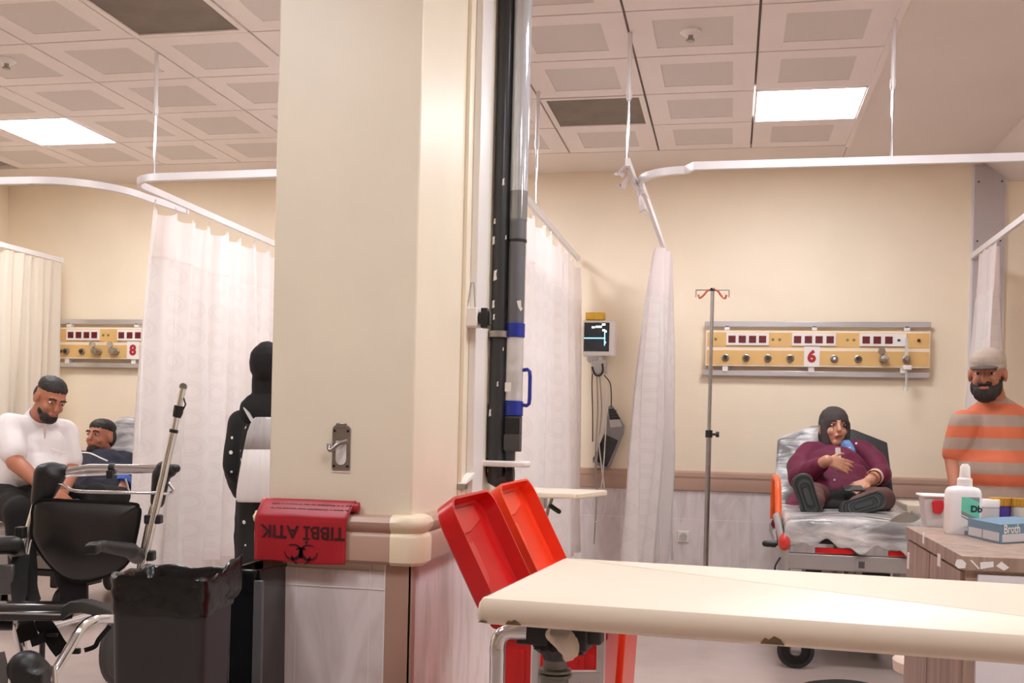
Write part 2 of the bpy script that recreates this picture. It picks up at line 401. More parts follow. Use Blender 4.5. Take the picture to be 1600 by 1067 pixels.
# slab above the gaps, plain strips at the right and along the back wall
cm.box((L_X, B_Y, CEIL+.03), (R_X, WALL_Y, CEIL+.12), 2)
cm.box((X_END+.004, B_Y, CEIL), (tx(4), WALL_Y, CEIL+.03), 3)
cm.box((tx(5), B_Y, CEIL), (R_X, WALL_Y, CEIL+.03), 3)
cm.box((tx(4), ty(-1), CEIL), (tx(5), WALL_Y, CEIL+.03), 3)
for j in (-14, -9, -5): cm.box((tx(4), ty(j) if j > -14 else B_Y, CEIL), (tx(5), ty({-14: -10, -9: -6, -5: -2}[j]), CEIL+.03), 3)
cm.box((L_X, ty(4)+.008, CEIL), (X_END, WALL_Y, CEIL+.03), 3)
struct('ceiling', cm, [tile_frame, tile_perf, tee, dry])
# edge angle along the tile field and a lowered bulkhead at the right
struct('trim_1', MB().box((X_END-.012, B_Y, CEIL-.008), (X_END+.02, ty(4)+.02, CEIL+.002)), tile_frame)
bx = PH(1542, 238, CEIL).x+.03
struct('trim_2', MB().prism([(bx, CEIL-.001), (bx+.16, CEIL-.13), (R_X, CEIL-.13), (R_X, CEIL-.001)], X3, Z3, (0, 4.2, 0), (0, WALL_Y-4.2, 0)), dry)
# back wall: marble wainscot, taupe bumper rail, grey metal joint cover
struct('trim_3', MB().box((L_X, WALL_Y-.014, 0), (R_X, WALL_Y, .748)), wains)
rp = [(0, .746), (-.03, .752), (-.038, .80), (-.034, .835), (-.040, .85), (-.038, .876), (-.026, .889), (0, .889)]
struct('trim_4', MB().prism(rp, Y3, Z3, (L_X, WALL_Y, 0), (R_X-L_X, 0, 0)), rail_m, angle=25)
cover_m = pm('joint_cover_grey', (196, 190, 192), .4, .4, var=.02)
cv = MB().box((1.574, WALL_Y-.03, .889), (1.764, WALL_Y, CEIL-.02)).box((1.56, WALL_Y-.02, .889), (1.574, WALL_Y, CEIL-.02), 1).box((1.764, WALL_Y-.02, .889), (1.778, WALL_Y, CEIL-.02), 1)
for z in (2.1, 2.5, 2.9):
    for x in (1.596, 1.742): cv.cyl((x, WALL_Y-.034, z), (x, WALL_Y-.03, z), .006, seg=8, mi=2)
struct('trim_5', cv, [cover_m, track_m, blk])
# pillar
PXL, PXR, PYF, PYB = -1.392, -.932, 3.1, 4.3
struct('pillar', MB().box((PXL, PYF, 0), (PXR, PYB, CEIL)), pil_m, bevel=.006)
zt = .735
wm = MB().box((-1.335, PYF-.010, 0), (-1.005, PYF, zt-.02), 0).box((-1.398, PYF-.014, 0), (-1.335, PYF, zt), 1).box((-1.005, PYF-.014, 0), (-.926, PYF, zt), 1)
wm.box((PXR, PYF+.02, 0), (PXR+.010, PYB, zt), 0).box((PXR, PYF-.014, 0), (PXR+.012, PYF+.02, zt), 1)
wm.box((-1.335, PYF-.0135, 0), (-1.331, PYF, zt), 2).box((-1.009, PYF-.0135, 0), (-1.005, PYF, zt), 2).box((-1.335, PYF-.012, .66), (-1.005, PYF, .663), 2)
wm.box((-1.056, PYF-.0115, 0), (-1.053, PYF, .735), 2)
struct('trim_6', wm, [wains_p, taupe, white_pl])

# ================================================================== ceiling fittings
def light(i, j, label):
    t = thing('ceiling_light', (tx(i)+.3, ty(j)+.3, CEIL-.004), label, 'ceiling light', 'square ceiling light panels')
    x0, y0 = tx(i)+.004, ty(j)+.004; x1, y1 = x0+TS-.008, y0+TS-.008; f = .012
    mb = MB().box((x0, y0, CEIL-.004), (x1, y0+f, CEIL+.02)).box((x0, y1-f, CEIL-.004), (x1, y1, CEIL+.02)).box((x0, y0+f, CEIL-.004), (x0+f, y1-f, CEIL+.02)).box((x1-f, y0+f, CEIL-.004), (x1, y1-f, CEIL+.02))
    obj('frame', mb, track_m, t)
    obj('diffuser', MB().box((x0+f, y0+f, CEIL+.002), (x1-f, y1-f, CEIL+.01)), lightm, t)
for i, j in LIGHTS:
    if (i, j) == (0, 2): l = 'bright square ceiling light panel above the number 6 bay, beside the plain ceiling'
    elif (i, j) == (-8, 2): l = 'bright square ceiling light panel at the upper left above the seated man in white'
    else: l = 'lit square ceiling panel out of view, carrying on the rows or added for light'
    light(i, j, l)
vent_m = pm('vent_mesh_brown', (128, 116, 106), .7, var=.12, scale=6)
for (i, j), l in zip(VENTS, ('dark brownish square ceiling vent at the top left, cut by the photo edge', 'dark brownish square ceiling vent right of the pipes, in front of the wall')):
    x0, y0 = tx(i)+.006, ty(j)+.006; x1, y1 = x0+TS-.012, y0+TS-.012
    t = thing('ceiling_vent', ((x0+x1)/2, (y0+y1)/2, CEIL), l, 'ceiling vent', 'dark ceiling vents'); f = .03
    obj('frame', MB().box((x0, y0, CEIL-.003), (x1, y0+f, CEIL+.02)).box((x0, y1-f, CEIL-.003), (x1, y1, CEIL+.02)).box((x0, y0+f, CEIL-.003), (x0+f, y1-f, CEIL+.02)).box((x1-f, y0+f, CEIL-.003), (x1, y1-f, CEIL+.02)), tile_frame, t)
    g = MB().box((x0+f, y0+f, CEIL+.004), (x1-f, y1-f, CEIL+.012))
    obj('grille', g, vent_m, t)
for px, py, l in ((1079, 56, 'small round white ceiling detector in a perforated tile right of the hanging rod'), (10, 100, 'small round white ceiling detector at the far left edge')):
    c = PH(px, py, CEIL-.02)
    t = thing('smoke_detector', (c.x, c.y, CEIL), l, 'smoke detector', 'ceiling detectors')
    obj('base', MB().lathe([(.001, 0), (.05, 0), (.05, -.008), (.038, -.018), (.012, -.022), (.001, -.022)], (c.x, c.y, CEIL+.003)), white_pl, t)
    obj('sensor', MB().lathe([(.012, -.018), (.012, -.035), (.02, -.04), (.02, -.046), (.001, -.047)], (c.x, c.y, CEIL)), steel, t)

# ================================================================== curtain tracks
TH = 2.4
def sweep(mb, pts, w_, h, mi=0):
    pts = [Vector(p) for p in pts]; rg = []
    for i, p in enumerate(pts):
        d = (pts[min(i+1, len(pts)-1)]-pts[max(i-1, 0)]); d.z = 0; d.normalize(); s = Vector((d.y, -d.x, 0))
        rg.append([p-s*w_/2-Z3*h/2, p+s*w_/2-Z3*h/2, p+s*w_/2+Z3*h/2, p-s*w_/2+Z3*h/2])
    return mb.rings(rg, mi)
def arc(c, r, a0, a1, n=10): return [(c[0]+r*math.cos(math.radians(a0+(a1-a0)*k/n)), c[1]+r*math.sin(math.radians(a0+(a1-a0)*k/n)), TH) for k in range(n+1)]
def track(path, rods, label):
    p0 = path[0]
    t = thing('curtain_track', (p0[0], p0[1], TH-.02), label, 'curtain track', 'curtain tracks hung from the ceiling')
    obj('rail', sweep(MB(), path, .022, .036), track_m, t, angle=50)
    obj('end_cap', MB().obox((path[-1][0], path[-1][1], TH), X3*.016, Y3*.012, Z3*.0195), white_pl, t)
    for x, y in rods:
        r = obj('hanger_rod', MB().cyl((x, y, TH+.015), (x, y, CEIL-.30), .0065, seg=10), chrome, t)
        obj('sleeve', MB().cyl((x, y, CEIL-.32), (x, y, CEIL+.001), .011, seg=10).cyl((x, y, CEIL-.31), (x, y, CEIL-.27), .014, seg=10), track_m, r)
def ln(x0, y0, x1, y1, n=12): return [(lerp(x0, x1, k/n), lerp(y0, y1, k/n), TH) for k in range(n+1)]
DX = {'a': -5.2, 'b': -3.16, 'c': -1.115, 'd': -.48, 'e': 1.57}
rx = PH(220, 268, TH); r2 = PH(434, 268, TH); r3 = PH(980, 262, TH); r4 = PH(837, 322, TH); r5 = PH(1397, 243, TH)
track(ln(-5.2, 5.2, -5.2, 7.60), [], 'white curtain track at the far left over the warm white curtain')
track(ln(L_X, 4.98, -3.62, 5.04)+arc((-3.64, 5.44), .40, -90, -5)+ln(-3.235, 5.5, -3.19, 5.85), [], 'white curtain track bending from the left photo edge towards the patterned curtain')
track(ln(-1.16, 4.985, -2.9, 5.04)+arc((-2.9, 5.24), .20, 270, 180)+ln(-3.1, 5.30, -3.15, WALL_Y-.03), [(rx.x, 5.045), (r2.x, 5.02)], 'white curtain track curving out of the pillar towards the patterned curtain, with two hanging rods')
track(ln(DX['c'], 5.06, DX['c'], 7.72), [(r4.x, r4.y)], 'white curtain track just right of the pipes above the tall curtain')
track(ln(1.75, 5.075, -.20, 5.09)+arc((-.24, 5.40), .235, 270, 190)+ln(-.475, 5.45, -.475, 7.40), [(r5.x, 5.08)], 'long white curtain track across the upper right with the bent corner')
track(ln(-.50, 4.98, -.505, 5.9), [(r3.x, r3.y)], 'short dark slotted curtain track with knotted white ties beside the bent corner')
track(ln(1.57, 5.2, 1.57, 7.74), [], 'white curtain track sloping in at the right edge over the bunched curtain')
# knotted white ties on the short track
for k, (y, dx, dz) in enumerate(((5.02, -.045, -.035), (5.2, -.05, -.05), (5.33, .045, -.06), (5.5, .04, -.10))):
    mb = MB(); c = Vector((-.502, y, TH-.01))
    mb.sheet(5, 6, lambda u, v, c=c, dx=dx, dz=dz: c+Vector((dx*v*1.1+(u-.5)*.05*v, (u-.5)*.03+.02*math.sin(v*4), dz*v*1.2+.012*math.sin(u*6+v*5))))
    tag(obj('curtain_tie', mb, curt_h, solid=.003), ('white knotted cloth tie at the very end of the short track', 'second white knotted cloth tie from the end of the short track', 'third white knotted cloth tie from the track end, hanging to the right', 'largest and lowest white knotted cloth tie on the short track')[k], 'tie', 'knotted ties on the track')

# ================================================================== curtains
def curtain(name, top, bot, zb, n, at_, ab, label, mat_=curt, head=.30, phase=0.0, drop=.06, group='white cubicle curtains', nu=None, zt=TH-.03, lead=0.0):
    """top/bot: ((x,y) front, (x,y) back) of the hanging line at the top and at the hem"""
    (a0, a1), (b0, b1) = top, bot
    t = thing(name, ((b0[0]+b1[0])/2, (b0[1]+b1[1])/2, zb), label, 'curtain', group)
    nu = nu or n*10
    def pt(u, v):      # v 0 at the top .. 1 at the hem
        z = zt-v*(zt-zb)
        s = v**.8
        x = lerp(lerp(a0[0], a1[0], u), lerp(b0[0], b1[0], u), s); y = lerp(lerp(a0[1], a1[1], u), lerp(b0[1], b1[1], u), s)
        am = lerp(at_, ab, min(1, v*1.6)); ph = 2*math.pi*n*u+phase
        wob = math.sin(ph)+.35*math.sin(2.7*ph+1.3+2*v)+.22*math.sin(.43*ph+5*v)
        dx, dy = a1[0]-a0[0], a1[1]-a0[1]; l = math.hypot(dx, dy) or 1
        nx, ny = -dy/l, dx/l
        sag = drop*abs(math.sin(math.pi*n*u))**.7*max(0, 1-v*9) if head else 0
        return Vector((x+nx*am*wob, y+ny*am*wob+.012*math.sin(ph*1.31+3*v), z-sag))
    vh = head/(zt-zb); wd = math.hypot(b1[0]-b0[0], b1[1]-b0[1])*1.5; ht = zt-zb
    if head:
        obj('header', MB().sheet(nu, 7, lambda u, v: pt(u, v*vh)+Vector((.003, -.002, 0)), uvfn=lambda u, v: (u*wd, v*vh*ht)), curt_h, t, angle=180)
    obj('cloth', MB().sheet(nu, 36, lambda u, v: pt(u, lerp(vh*.97 if head else 0, 1, v)), uvfn=lambda u, v: (u*wd, v*ht)), mat_, t, angle=180)
    obj('hem', MB().sheet(nu, 3, lambda u, v: pt(u, lerp(.975, 1.0, v))+Vector((.002, -.003, 0)), uvfn=lambda u, v: (u*wd, v*.05)), curt_h, t, angle=180)
    for k in range(n+1):
        p = pt(min(1, k/n), 0); q = Vector((lerp(a0[0], a1[0], k/n), lerp(a0[1], a1[1], k/n), TH-.019))
        obj('hook', MB().tube([q, (q+p)/2+Vector((0, .006, 0)), p-Z3*.012], .003, seg=6), white_pl, t)
    return t
cb0 = PX(243, 330, DX['b']); cb1 = PX(219, 690, DX['b'])
curtain('cubicle_curtain', (((DX['b']), cb0.y), (DX['b'], 7.35)), ((DX['b']-.02, cb1.y-.02), (DX['b'], 7.42)), .30, 9, .028, .065, 'wide white patterned curtain with a plain top band, left of the pillar')
curtain('cubicle_curtain', ((DX['c'], 5.05), (DX['c'], 7.70)), ((DX['c'], 5.05), (DX['c']+.05, 7.62)), .30, 9, .02, .045, 'tall white curtain right of the grey pipes, behind the red bins')
fa = PX(16, 385, DX['a']); fb = PX(88, 406, DX['a'])
curtain('cubicle_curtain', ((DX['a'], fa.y-.1), (DX['a'], 7.58)), ((DX['a']+.02, fa.y-.25), (DX['a']+.02, 7.5)), .30, 6, .03, .055, 'warm white curtain at the far left edge beside the tan wall panel', mat_=curt_w, head=0)
curtain('cubicle_curtain', ((DX['d'], 7.02), (DX['d']+.015, 7.36)), ((DX['d']-.10, 6.78), (DX['d']+.02, 7.36)), .30, 4, .035, .085, 'white curtain bunched narrow between the monitor and the drip stand', mat_=curt, head=.34, drop=.02, nu=70)
curtain('cubicle_curtain', ((DX['e'], 7.05), (DX['e'], 7.55)), ((DX['e']-.02, 6.95), (DX['e'], 7.55)), .30, 5, .03, .075, 'white curtain bunched narrow in front of the grey wall strip, behind the man in orange', mat_=curt, head=.30, drop=.02, nu=70)

# ================================================================== bed-head panels
def headwall(X0, num, label, group):
    t = thing('wall_service_panel', (X0+.75, WALL_Y, 1.53), label, 'wall panel', group)
    yb, yf = WALL_Y, WALL_Y-.075
    k = 1.5/1410
    def X(c): return X0+(c-60)*k
    def Z(c): return 1.885-(c-155)*.00109
    cream = pm('panel_cream', (244, 228, 204), .4, var=.02)
    obj('upper_rail', MB().box((X0-.01, yb-.055, Z(130)), (X0+1.505, yb-.035, Z(95))), alu, t, bevel=.003)
    obj('lower_rail', MB().box((X0-.02, yb-.055, Z(445)), (X0+1.50, yb-.035, Z(410))), alu, t, bevel=.003)
    obj('body', MB().box((X0, yf, Z(385)), (X0+1.5, yb, Z(155))), cream, t, bevel=.004)
    obj('upper_strip', MB().box((X(70), yf-.003, Z(260)), (X(1462), yf+.01, Z(168))), tan_m, t)
    obj('lower_strip', MB().box((X(70), yf-.003, Z(374)), (X(1462), yf+.01, Z(283))), tan_m, t)
    for x in (197, 755, 1327):
        obj('rail_clamp', MB().box((X(x-17), yb-.066, Z(152)), (X(x+17), yb, Z(126))).box((X(x-14), yb-.07, Z(131)), (X(x+14), yb-.06, Z(126)), 1), [white_pl, rubber], t)
    for x in (190, 740, 1310):
        obj('rail_clamp', MB().box((X(x-18), yb-.07, Z(418)), (X(x+18), yb, Z(382))), white_pl, t)
    sock_red = pm('socket_red', (108, 22, 30), .4, var=.1)
    for x0, x1, cs in ((192, 467, (230, 296, 362, 426)), (612, 890, (648, 716, 783, 852)), (1035, 1322, (1075, 1143, 1214))):
        pl = obj('socket_plate', MB().box((X(x0), yf-.014, Z(252)), (X(x1), yf, Z(172))), white_pl, t, bevel=.003)
        for c in cs:
            mb = MB().box((X(c-23), yf-.017, Z(235)), (X(c+23), yf-.012, Z(190)))
            mb.lathe([(.019, -.001), (.019, -.003), (.015, -.003), (.014, .004), (.001, .004)], (X(c), yf-.0165, Z(212)), axis=Y3, seg=16, mi=0)
            s_ = obj('socket', mb, sock_red, pl)
            for d in (-8, 8): pass
        if len(cs) == 3: obj('data_port', MB().box((X(1266), yf-.017, Z(220)), (X(1284), yf-.012, Z(206))), rubber, pl)
    for x in (124, 493, 535, 962, 1001):
        obj('indicator', MB().lathe([(.001, -.006), (.008, -.006), (.010, .0), (.010, .004)], (X(x), yf-.003, Z(212)), axis=Y3, seg=12), pm('indicator_green', (120, 130, 80), .3), t)
    obj('knob', MB().lathe([(.001, -.012), (.010, -.012), (.012, 0), (.012, .004)], (X(1398), yf-.003, Z(213)), axis=Y3, seg=12), pm('knob_brown', (70, 36, 20), .4), t)
    for x in (190, 323, 463, 605, 882, 1030, 1183, 1325):
        c = (X(x), yf-.003, Z(332)); big = x in (882, 1325)
        g = obj('gas_outlet', MB().lathe([(.001, -.016), (.014, -.016), (.018, -.022), (.021, -.018), (.021, -.008), (.028 if big else .026, -.006), (.028, .004)], c, axis=Y3, seg=20), steel, t)
        obj('valve', MB().lathe([(.001, -.024), (.009, -.024), (.012, -.018), (.012, -.01)], c, axis=Y3, seg=14), pm('valve_dark', (66, 64, 62), .4, .5) if not big else white_pl, g)
    pl = obj('number_plate', MB().box((X(692), yf-.007, Z(383)), (X(790), yf-.002, Z(256))), white_pl, t)
    obj('numeral', text_mb(num, .108, (X(740), yf-.0078, Z(322)), X3, Z3, bold=.006), pm('numeral_red', (176, 36, 42), .5), pl)
    return t, X, Z, yf
hr, HX, HZ, HYF = headwall(-.192, '6', 'long tan wall panel of red sockets and gas outlets with the number 6', 'tan bedside wall panels')
hl, HLX, _, _ = headwall(-5.352, '8', 'tan wall panel of red sockets half hidden behind the patterned curtain, at the left', 'tan bedside wall panels')
glass_m = pm('clear_plastic', (225, 228, 228), .1, var=.02, alpha=.45)
def flowmeter(x, label, hose):
    c = Vector((x, HYF-.03, HZ(332)))
    t = thing('flowmeter', (c.x, c.y, c.z-.1), label, 'flowmeter', 'flowmeters plugged into the wall panels')
    obj('connector', MB().cyl(c, c+Vector((0, -.045, 0)), .016, seg=16).cyl(c+Vector((0, -.045, -.015)), c+Vector((0, -.045, .02)), .012, seg=12), steel, t)
    obj('tube', MB().cyl(c+Vector((-.012, -.05, .02)), c+Vector((-.012, -.05, .14)), .011, seg=12), glass_m, t)
    obj('bottle_cap', MB().box((c.x-.035, c.y-.075, c.z-.075), (c.x+.022, c.y-.03, c.z-.045)), white_pl, t, bevel=.004)
    obj('outlet_stem', MB().cyl(c+Vector((-.008, -.05, -.075)), c+Vector((-.008, -.05, -.19)), .009, .007, seg=10).cyl(c+Vector((-.008, -.05, -.19)), c+Vector((-.008, -.05, -.215)), .014, .018, seg=10), glass_m if hose else steel, t)
flowmeter(HX(1325), 'flowmeter hanging at the right end of the number 6 panel', True)
flowmeter(HLX(160), 'flowmeter standing at the left end of the left wall panel', True)
def regulator(x, label):
    c = Vector((x, HYF-.03, HZ(332)))
    t = thing('gas_regulator', (c.x, c.y, c.z-.03), label, 'regulator', 'round gauges plugged into the wall panels')
    obj('connector', MB().lathe([(.001, 0), (.026, 0), (.03, -.03), (.024, -.055), (.001, -.058)], c, axis=Y3, seg=18), steel, t)
    obj('gauge', MB().lathe([(.001, -.012), (.024, -.012), (.026, .004), (.022, .014), (.001, .015)], c+Vector((-.018, -.04, .05)), axis=Y3, seg=20), chrome, t)
regulator(HX(1183), 'round gauge plugged in third from the right under the number 6 panel sockets')
regulator(HLX(463), 'round gauge on the left wall panel, the left one of two')
regulator(HLX(605), 'round gauge on the left wall panel, nearest the patterned curtain')

# wall socket under the bunched curtain
c = PY(1068, 838, WALL_Y-.014)
t = thing('wall_socket', (c.x, WALL_Y-.014, c.z-.04), 'white wall socket low on the marble tiles right of the bunched curtain', 'wall socket')
obj('plate', MB().box((c.x-.042, WALL_Y-.028, c.z-.042), (c.x+.042, WALL_Y-.014, c.z+.042)), white_pl, t, bevel=.006, seg=3)
obj('socket', MB().lathe([(.026, -.018), (.026, -.004), (.021, -.004), (.020, 0), (.001, 0)], (c.x, WALL_Y-.016, c.z), axis=Y3, seg=20).cyl((c.x-.009, WALL_Y-.018, c.z), (c.x-.009, WALL_Y-.014, c.z), .003, seg=8, mi=1).cyl((c.x+.009, WALL_Y-.018, c.z), (c.x+.009, WALL_Y-.014, c.z), .003, seg=8, mi=1), [pm('socket_grey', (200, 196, 192), .4), blk], t)
# ================================================================== on the pillar
# bumper rail round the pillar with cream corner caps
RZ0, RZ1 = .737, .885
prof = [(0, RZ0), (-.030, RZ0+.002), (-.040, RZ0+.012), (-.041, RZ0+.082), (-.036, RZ0+.092), (-.030, RZ0+.097), (-.036, RZ0+.103), (-.044, RZ0+.115), (-.046, RZ0+.128), (-.038, RZ0+.142), (-.020, RZ0+.148), (0, RZ0+.148)]
t = thing('bumper_rail', ((PXL+PXR)/2, PYF, RZ0), 'taupe bumper rail with cream corner caps round the pillar', 'bumper rail')
obj('rail', MB().prism(prof, Y3, Z3, (-1.33, PYF, 0), (.345, 0, 0)), rail_m, t, angle=30)
pr_side = [(-a, b) for a, b in prof]
obj('side_rail', MB().prism(pr_side, X3, Z3, (PXR, PYF+.07, 0), (0, 1.1, 0)), rail_m, t, angle=30)
def corner(cx, cy, a0, a1, ext):
    """cap swept round the pillar corner"""
    rg = []; n = 10
    for y_ in ext[0]: rg.append([Vector((y_[0]+0*p, y_[1], 0))+Vector((y_[2]*-p*0, 0, 0)) for p, q in prof])
    return rg
def cap_mb(sx):
    xc = PXR-.012 if sx > 0 else PXL+.012
    yc = PYF+.012; path = []
    x_in = -.985 if sx > 0 else -1.33
    path.append((Vector((x_in, PYF, 0)), Vector((0, -1, 0))))
    path.append((Vector((xc, PYF, 0)), Vector((0, -1, 0))))
    for k in range(1, 8):
        a = math.radians(90*k/8); path.append((Vector((xc+sx*.012*math.sin(a), yc-.012*math.cos(a), 0)), Vector((sx*math.sin(a), -math.cos(a), 0))))
    path.append((Vector((xc+sx*.012, yc, 0)), Vector((sx, 0, 0)))); path.append((Vector((xc+sx*.012, PYF+.07, 0)), Vector((sx, 0, 0))))
    return MB().rings([[p+nv*(-a*1.08)+Z3*(b+(b-RZ0-.07)*.03) for a, b in prof] for p, nv in path])
obj('end_cap', cap_mb(1), rail_c, t, angle=40, label='cream corner cap')
obj('end_cap', cap_mb(-1), rail_c, t, angle=40, label='cream corner cap')
# red medical waste bag hung over the rail
bag_m = pm('red_bag_film', (178, 36, 48), .38, var=.08, scale=7, bump=.12, bscale=14)
bx0, bx1 = PY(397, 850, 3.045).x, PY(540, 850, 3.045).x
bx2 = PY(553, 790, 3.08).x
t = thing('waste_bag', ((bx0+bx1)/2, 3.04, .735), 'red plastic medical waste bag hung upside down over the pillar rail', 'waste bag')
yF = PYF-.0535
sec = [(PYF-.004, .80), (PYF-.006, .895), (PYF-.012, .921), (PYF-.020, .923), (PYF-.028, .915), (yF+.004, RZ0+.142), (yF+.0006, RZ0+.128), (yF, RZ0+.115), (yF, RZ0+.09), (yF, RZ0+.06), (yF, RZ0+.03), (yF, RZ0-.002)]
path = bez([(0, y, z) for y, z in sec], 6)
def bagpt(u, v):
    p = path[min(len(path)-1, int(round(v*(len(path)-1))))]
    sh = max(0, (p.z-.86))*.28
    return Vector((lerp(bx0+sh*.55, bx1+sh*.9, u), p.y+.0006*math.sin(9*u+v*7), p.z+.0025*math.sin(7*u)*(v > .97)))
obj('film', MB().sheet(26, len(path), bagpt), bag_m, t, solid=.0012, angle=180)
roll = MB().tube([(bx1+.004, PYF-.018, .905), (bx1+.026, PYF-.018, .905)], .014, seg=14, ry=1.2)
roll.tube([(bx1+.020, PYF-.018, .905), (bx1+.0275, PYF-.018, .905)], .008, seg=12, mi=0)
obj('rolled_edge', roll, bag_m, t)
ink = pm('bag_ink', (62, 22, 26), .5)
bw = bx1-bx0; bcx = (bx0+bx1)/2
yt = yF-.0026
letters = text_mb('TIBBİ ATIK', .054, (bcx+.012, yt, RZ0+.092), -X3, -Z3, bold=.0012, sx=.88, depth=-.0004)
xs = [v.x for v in letters.v]; sc_ = (bw*.93)/(max(xs)-min(xs)); mid = (max(xs)+min(xs))/2
for v in letters.v: v.x = bcx+.008+(v.x-mid)*sc_
obj('lettering', letters, ink, t)
sm = MB()                       # two rows of fine print on the slanting top
for r in range(2):
    x = bx0+.04
    while x < bx1-.005:
        L_ = random.uniform(.004, .013)
        vv = .385+.030*r
        a = bagpt((x-bx0)/bw, vv)+Vector((0, -.0022, .0012)); b = bagpt(min(1, (x+L_-bx0)/bw), vv)+Vector((0, -.0022, .0012))
        dn = Vector((0, -.0016, -.0022))
        sm.add([a, b, b+dn, a+dn], [(0, 1, 2, 3)]); x += L_+random.choice((.002, .002, .007))
obj('fine_print', sm, ink, t)
def biohazard(c, R, a, b, lobes):
    mb = MB(); c = Vector(c)
    for k in lobes:
        an = math.radians(90+120*k); d0 = Vector((math.cos(an), math.sin(an)))
        o_, ri, off, r2_ = d0*R*.50, R*.52, R*.12, R*.42
        N = 48; vs = []; keep = []
        for i in range(N+1):
            ph = math.radians(26+308*i/N); th = an+ph; dr = Vector((math.cos(th), math.sin(th)))
            tk = R*(.055+.17*((1-math.cos(ph))/2)**1.5); vs += [o_+dr*ri, o_+dr*(ri-tk)]; keep.append(True)
        V3 = [c+a*v.x+b*v.y for v in vs]
        mb.add(V3, [(2*i, 2*i+1, 2*i+3, 2*i+2) for i in range(N) if keep[i] and keep[i+1]])
    for k in range(3):           # broken ring behind the lobes
        an = math.radians(-90+120*k); N = 12; vs = []
        for i in range(N+1):
            th = an+math.radians(-34+68*i/N)
            for rr in (R*.46, R*.56): vs.append(c+a*math.cos(th)*rr+b*math.sin(th)*rr)
        if (b*math.sin(an)).z > -.5: mb.add(vs, [(2*i, 2*i+1, 2*i+3, 2*i+2) for i in range(N)])
    vs = [c+a*math.cos(2*math.pi*i/16)*R*.13+b*math.sin(2*math.pi*i/16)*R*.13 for i in range(16)]
    mb.add(vs, [tuple(range(16))])
    return mb
obj('hazard_symbol', biohazard((bcx+.006, yt-.0004, RZ0+.018), .056, -X3, -Z3*.85, (1, 2)), ink, t)

# steel hook plate on the pillar
c = PY(534, 700, PYF)
t = thing('hook_plate', (c.x, PYF, c.z-.075), 'small steel plate with a bent hook screwed to the pillar', 'wall hook')
obj('backing', MB().box((c.x-.030, PYF-.0025, c.z-.074), (c.x+.030, PYF, c.z+.072)), pm('clear_backing', (236, 226, 214), .3), t)
mb = MB(); n = 16
outer = [(-.027, -.066), (.027, -.066), (.029, -.06), (.029, .06), (.022, .068), (-.022, .068), (-.029, .06), (-.029, -.06)]
obj('plate', MB().prism(outer, X3, Z3, (c.x, PYF-.006, c.z), (0, .004, 0)), steel, t, bevel=.001)
slot = [(math.cos(math.radians(a_))*.017, -.034+math.sin(math.radians(a_))*.017) for a_ in range(180, 361, 20)]+[(.017, .022), (-.017, .022)]
obj('opening', MB().prism(slot, X3, Z3, (c.x, PYF-.0068, c.z), (0, .001, 0)), pm('slot_white', (232, 230, 226), .3), t)
obj('hook', MB().tube(bez([(c.x+.02, PYF-.010, c.z+.022), (c.x-.004, PYF-.022, c.z+.012), (c.x-.022, PYF-.030, c.z-.006), (c.x-.030, PYF-.028, c.z-.002), (c.x-.032, PYF-.024, c.z+.012)], 6), .0065, seg=10), steel, t)
obj('loop', MB().box((c.x-.018, PYF-.008, c.z+.060), (c.x+.018, PYF-.004, c.z+.076)), steel, t, bevel=.002)
for dx in (-.021, .021):
    for dz in (-.055, .052): obj('screw', MB().cyl((c.x+dx, PYF-.008, c.z+dz), (c.x+dx, PYF-.005, c.z+dz), .004, seg=10), pm('screw_dark', (60, 56, 54), .4, .6), t)

# cable trunking down the pillar side, clamp box, bracket
tag(obj('cable_trunking', MB().box((PXR, 3.64, .89), (PXR+.014, 3.675, CEIL)), pil_m, bevel=.002), 'narrow cream cable trunking down the right side of the pillar', 'cable trunking')
tag(obj('cable_trunking', MB().box((PXR, 3.76, .89), (PXR+.026, 3.92, CEIL)), white_pl, bevel=.003), 'wide white trunking down the pillar beside the black pipe', 'cable trunking')
c = PX(727, 495, PXR)
t = thing('clamp_box', (PXR, c.y, c.z-.03), 'white wall box with a black clamp knob on the pillar side', 'clamp box')
obj('box', MB().box((PXR, c.y-.035, c.z-.035), (PXR+.05, c.y+.06, c.z+.03)), white_pl, t, bevel=.003)
obj('knob', MB().cyl((PXR+.05, c.y, c.z-.005), (PXR+.062, c.y, c.z-.005), .022, seg=16).box((PXR+.06, c.y-.02, c.z-.04), (PXR+.085, c.y+.02, c.z+.03)).box((PXR+.083, c.y-.014, c.z-.03), (PXR+.092, c.y+.014, c.z+.02)), blk, t, bevel=.003)
obj('wire_loop', MB().tube([(PXR+.012, c.y-.02, c.z+.03), (PXR+.02, c.y-.005, c.z+.12), (PXR+.03, c.y-.005, c.z+.12), (PXR+.04, c.y-.02, c.z+.03)], .0025, seg=6), steel, t)
c = PX(716, 755, PXR)
t = thing('paper_bracket', (PXR, c.y, c.z-.02), 'small metal bracket with a white wedge behind the red lid', 'bracket')
obj('bracket', MB().box((PXR, c.y-.02, c.z-.02), (PXR+.03, c.y+.02, c.z)), steel, t, bevel=.002)
obj('paper', MB().prism([(0, 0), (.13, .02), (.13, .035), (.02, .012)], Y3, Z3, (PXR+.004, c.y-.02, c.z), (.03, 0, 0)), white_pap, t)

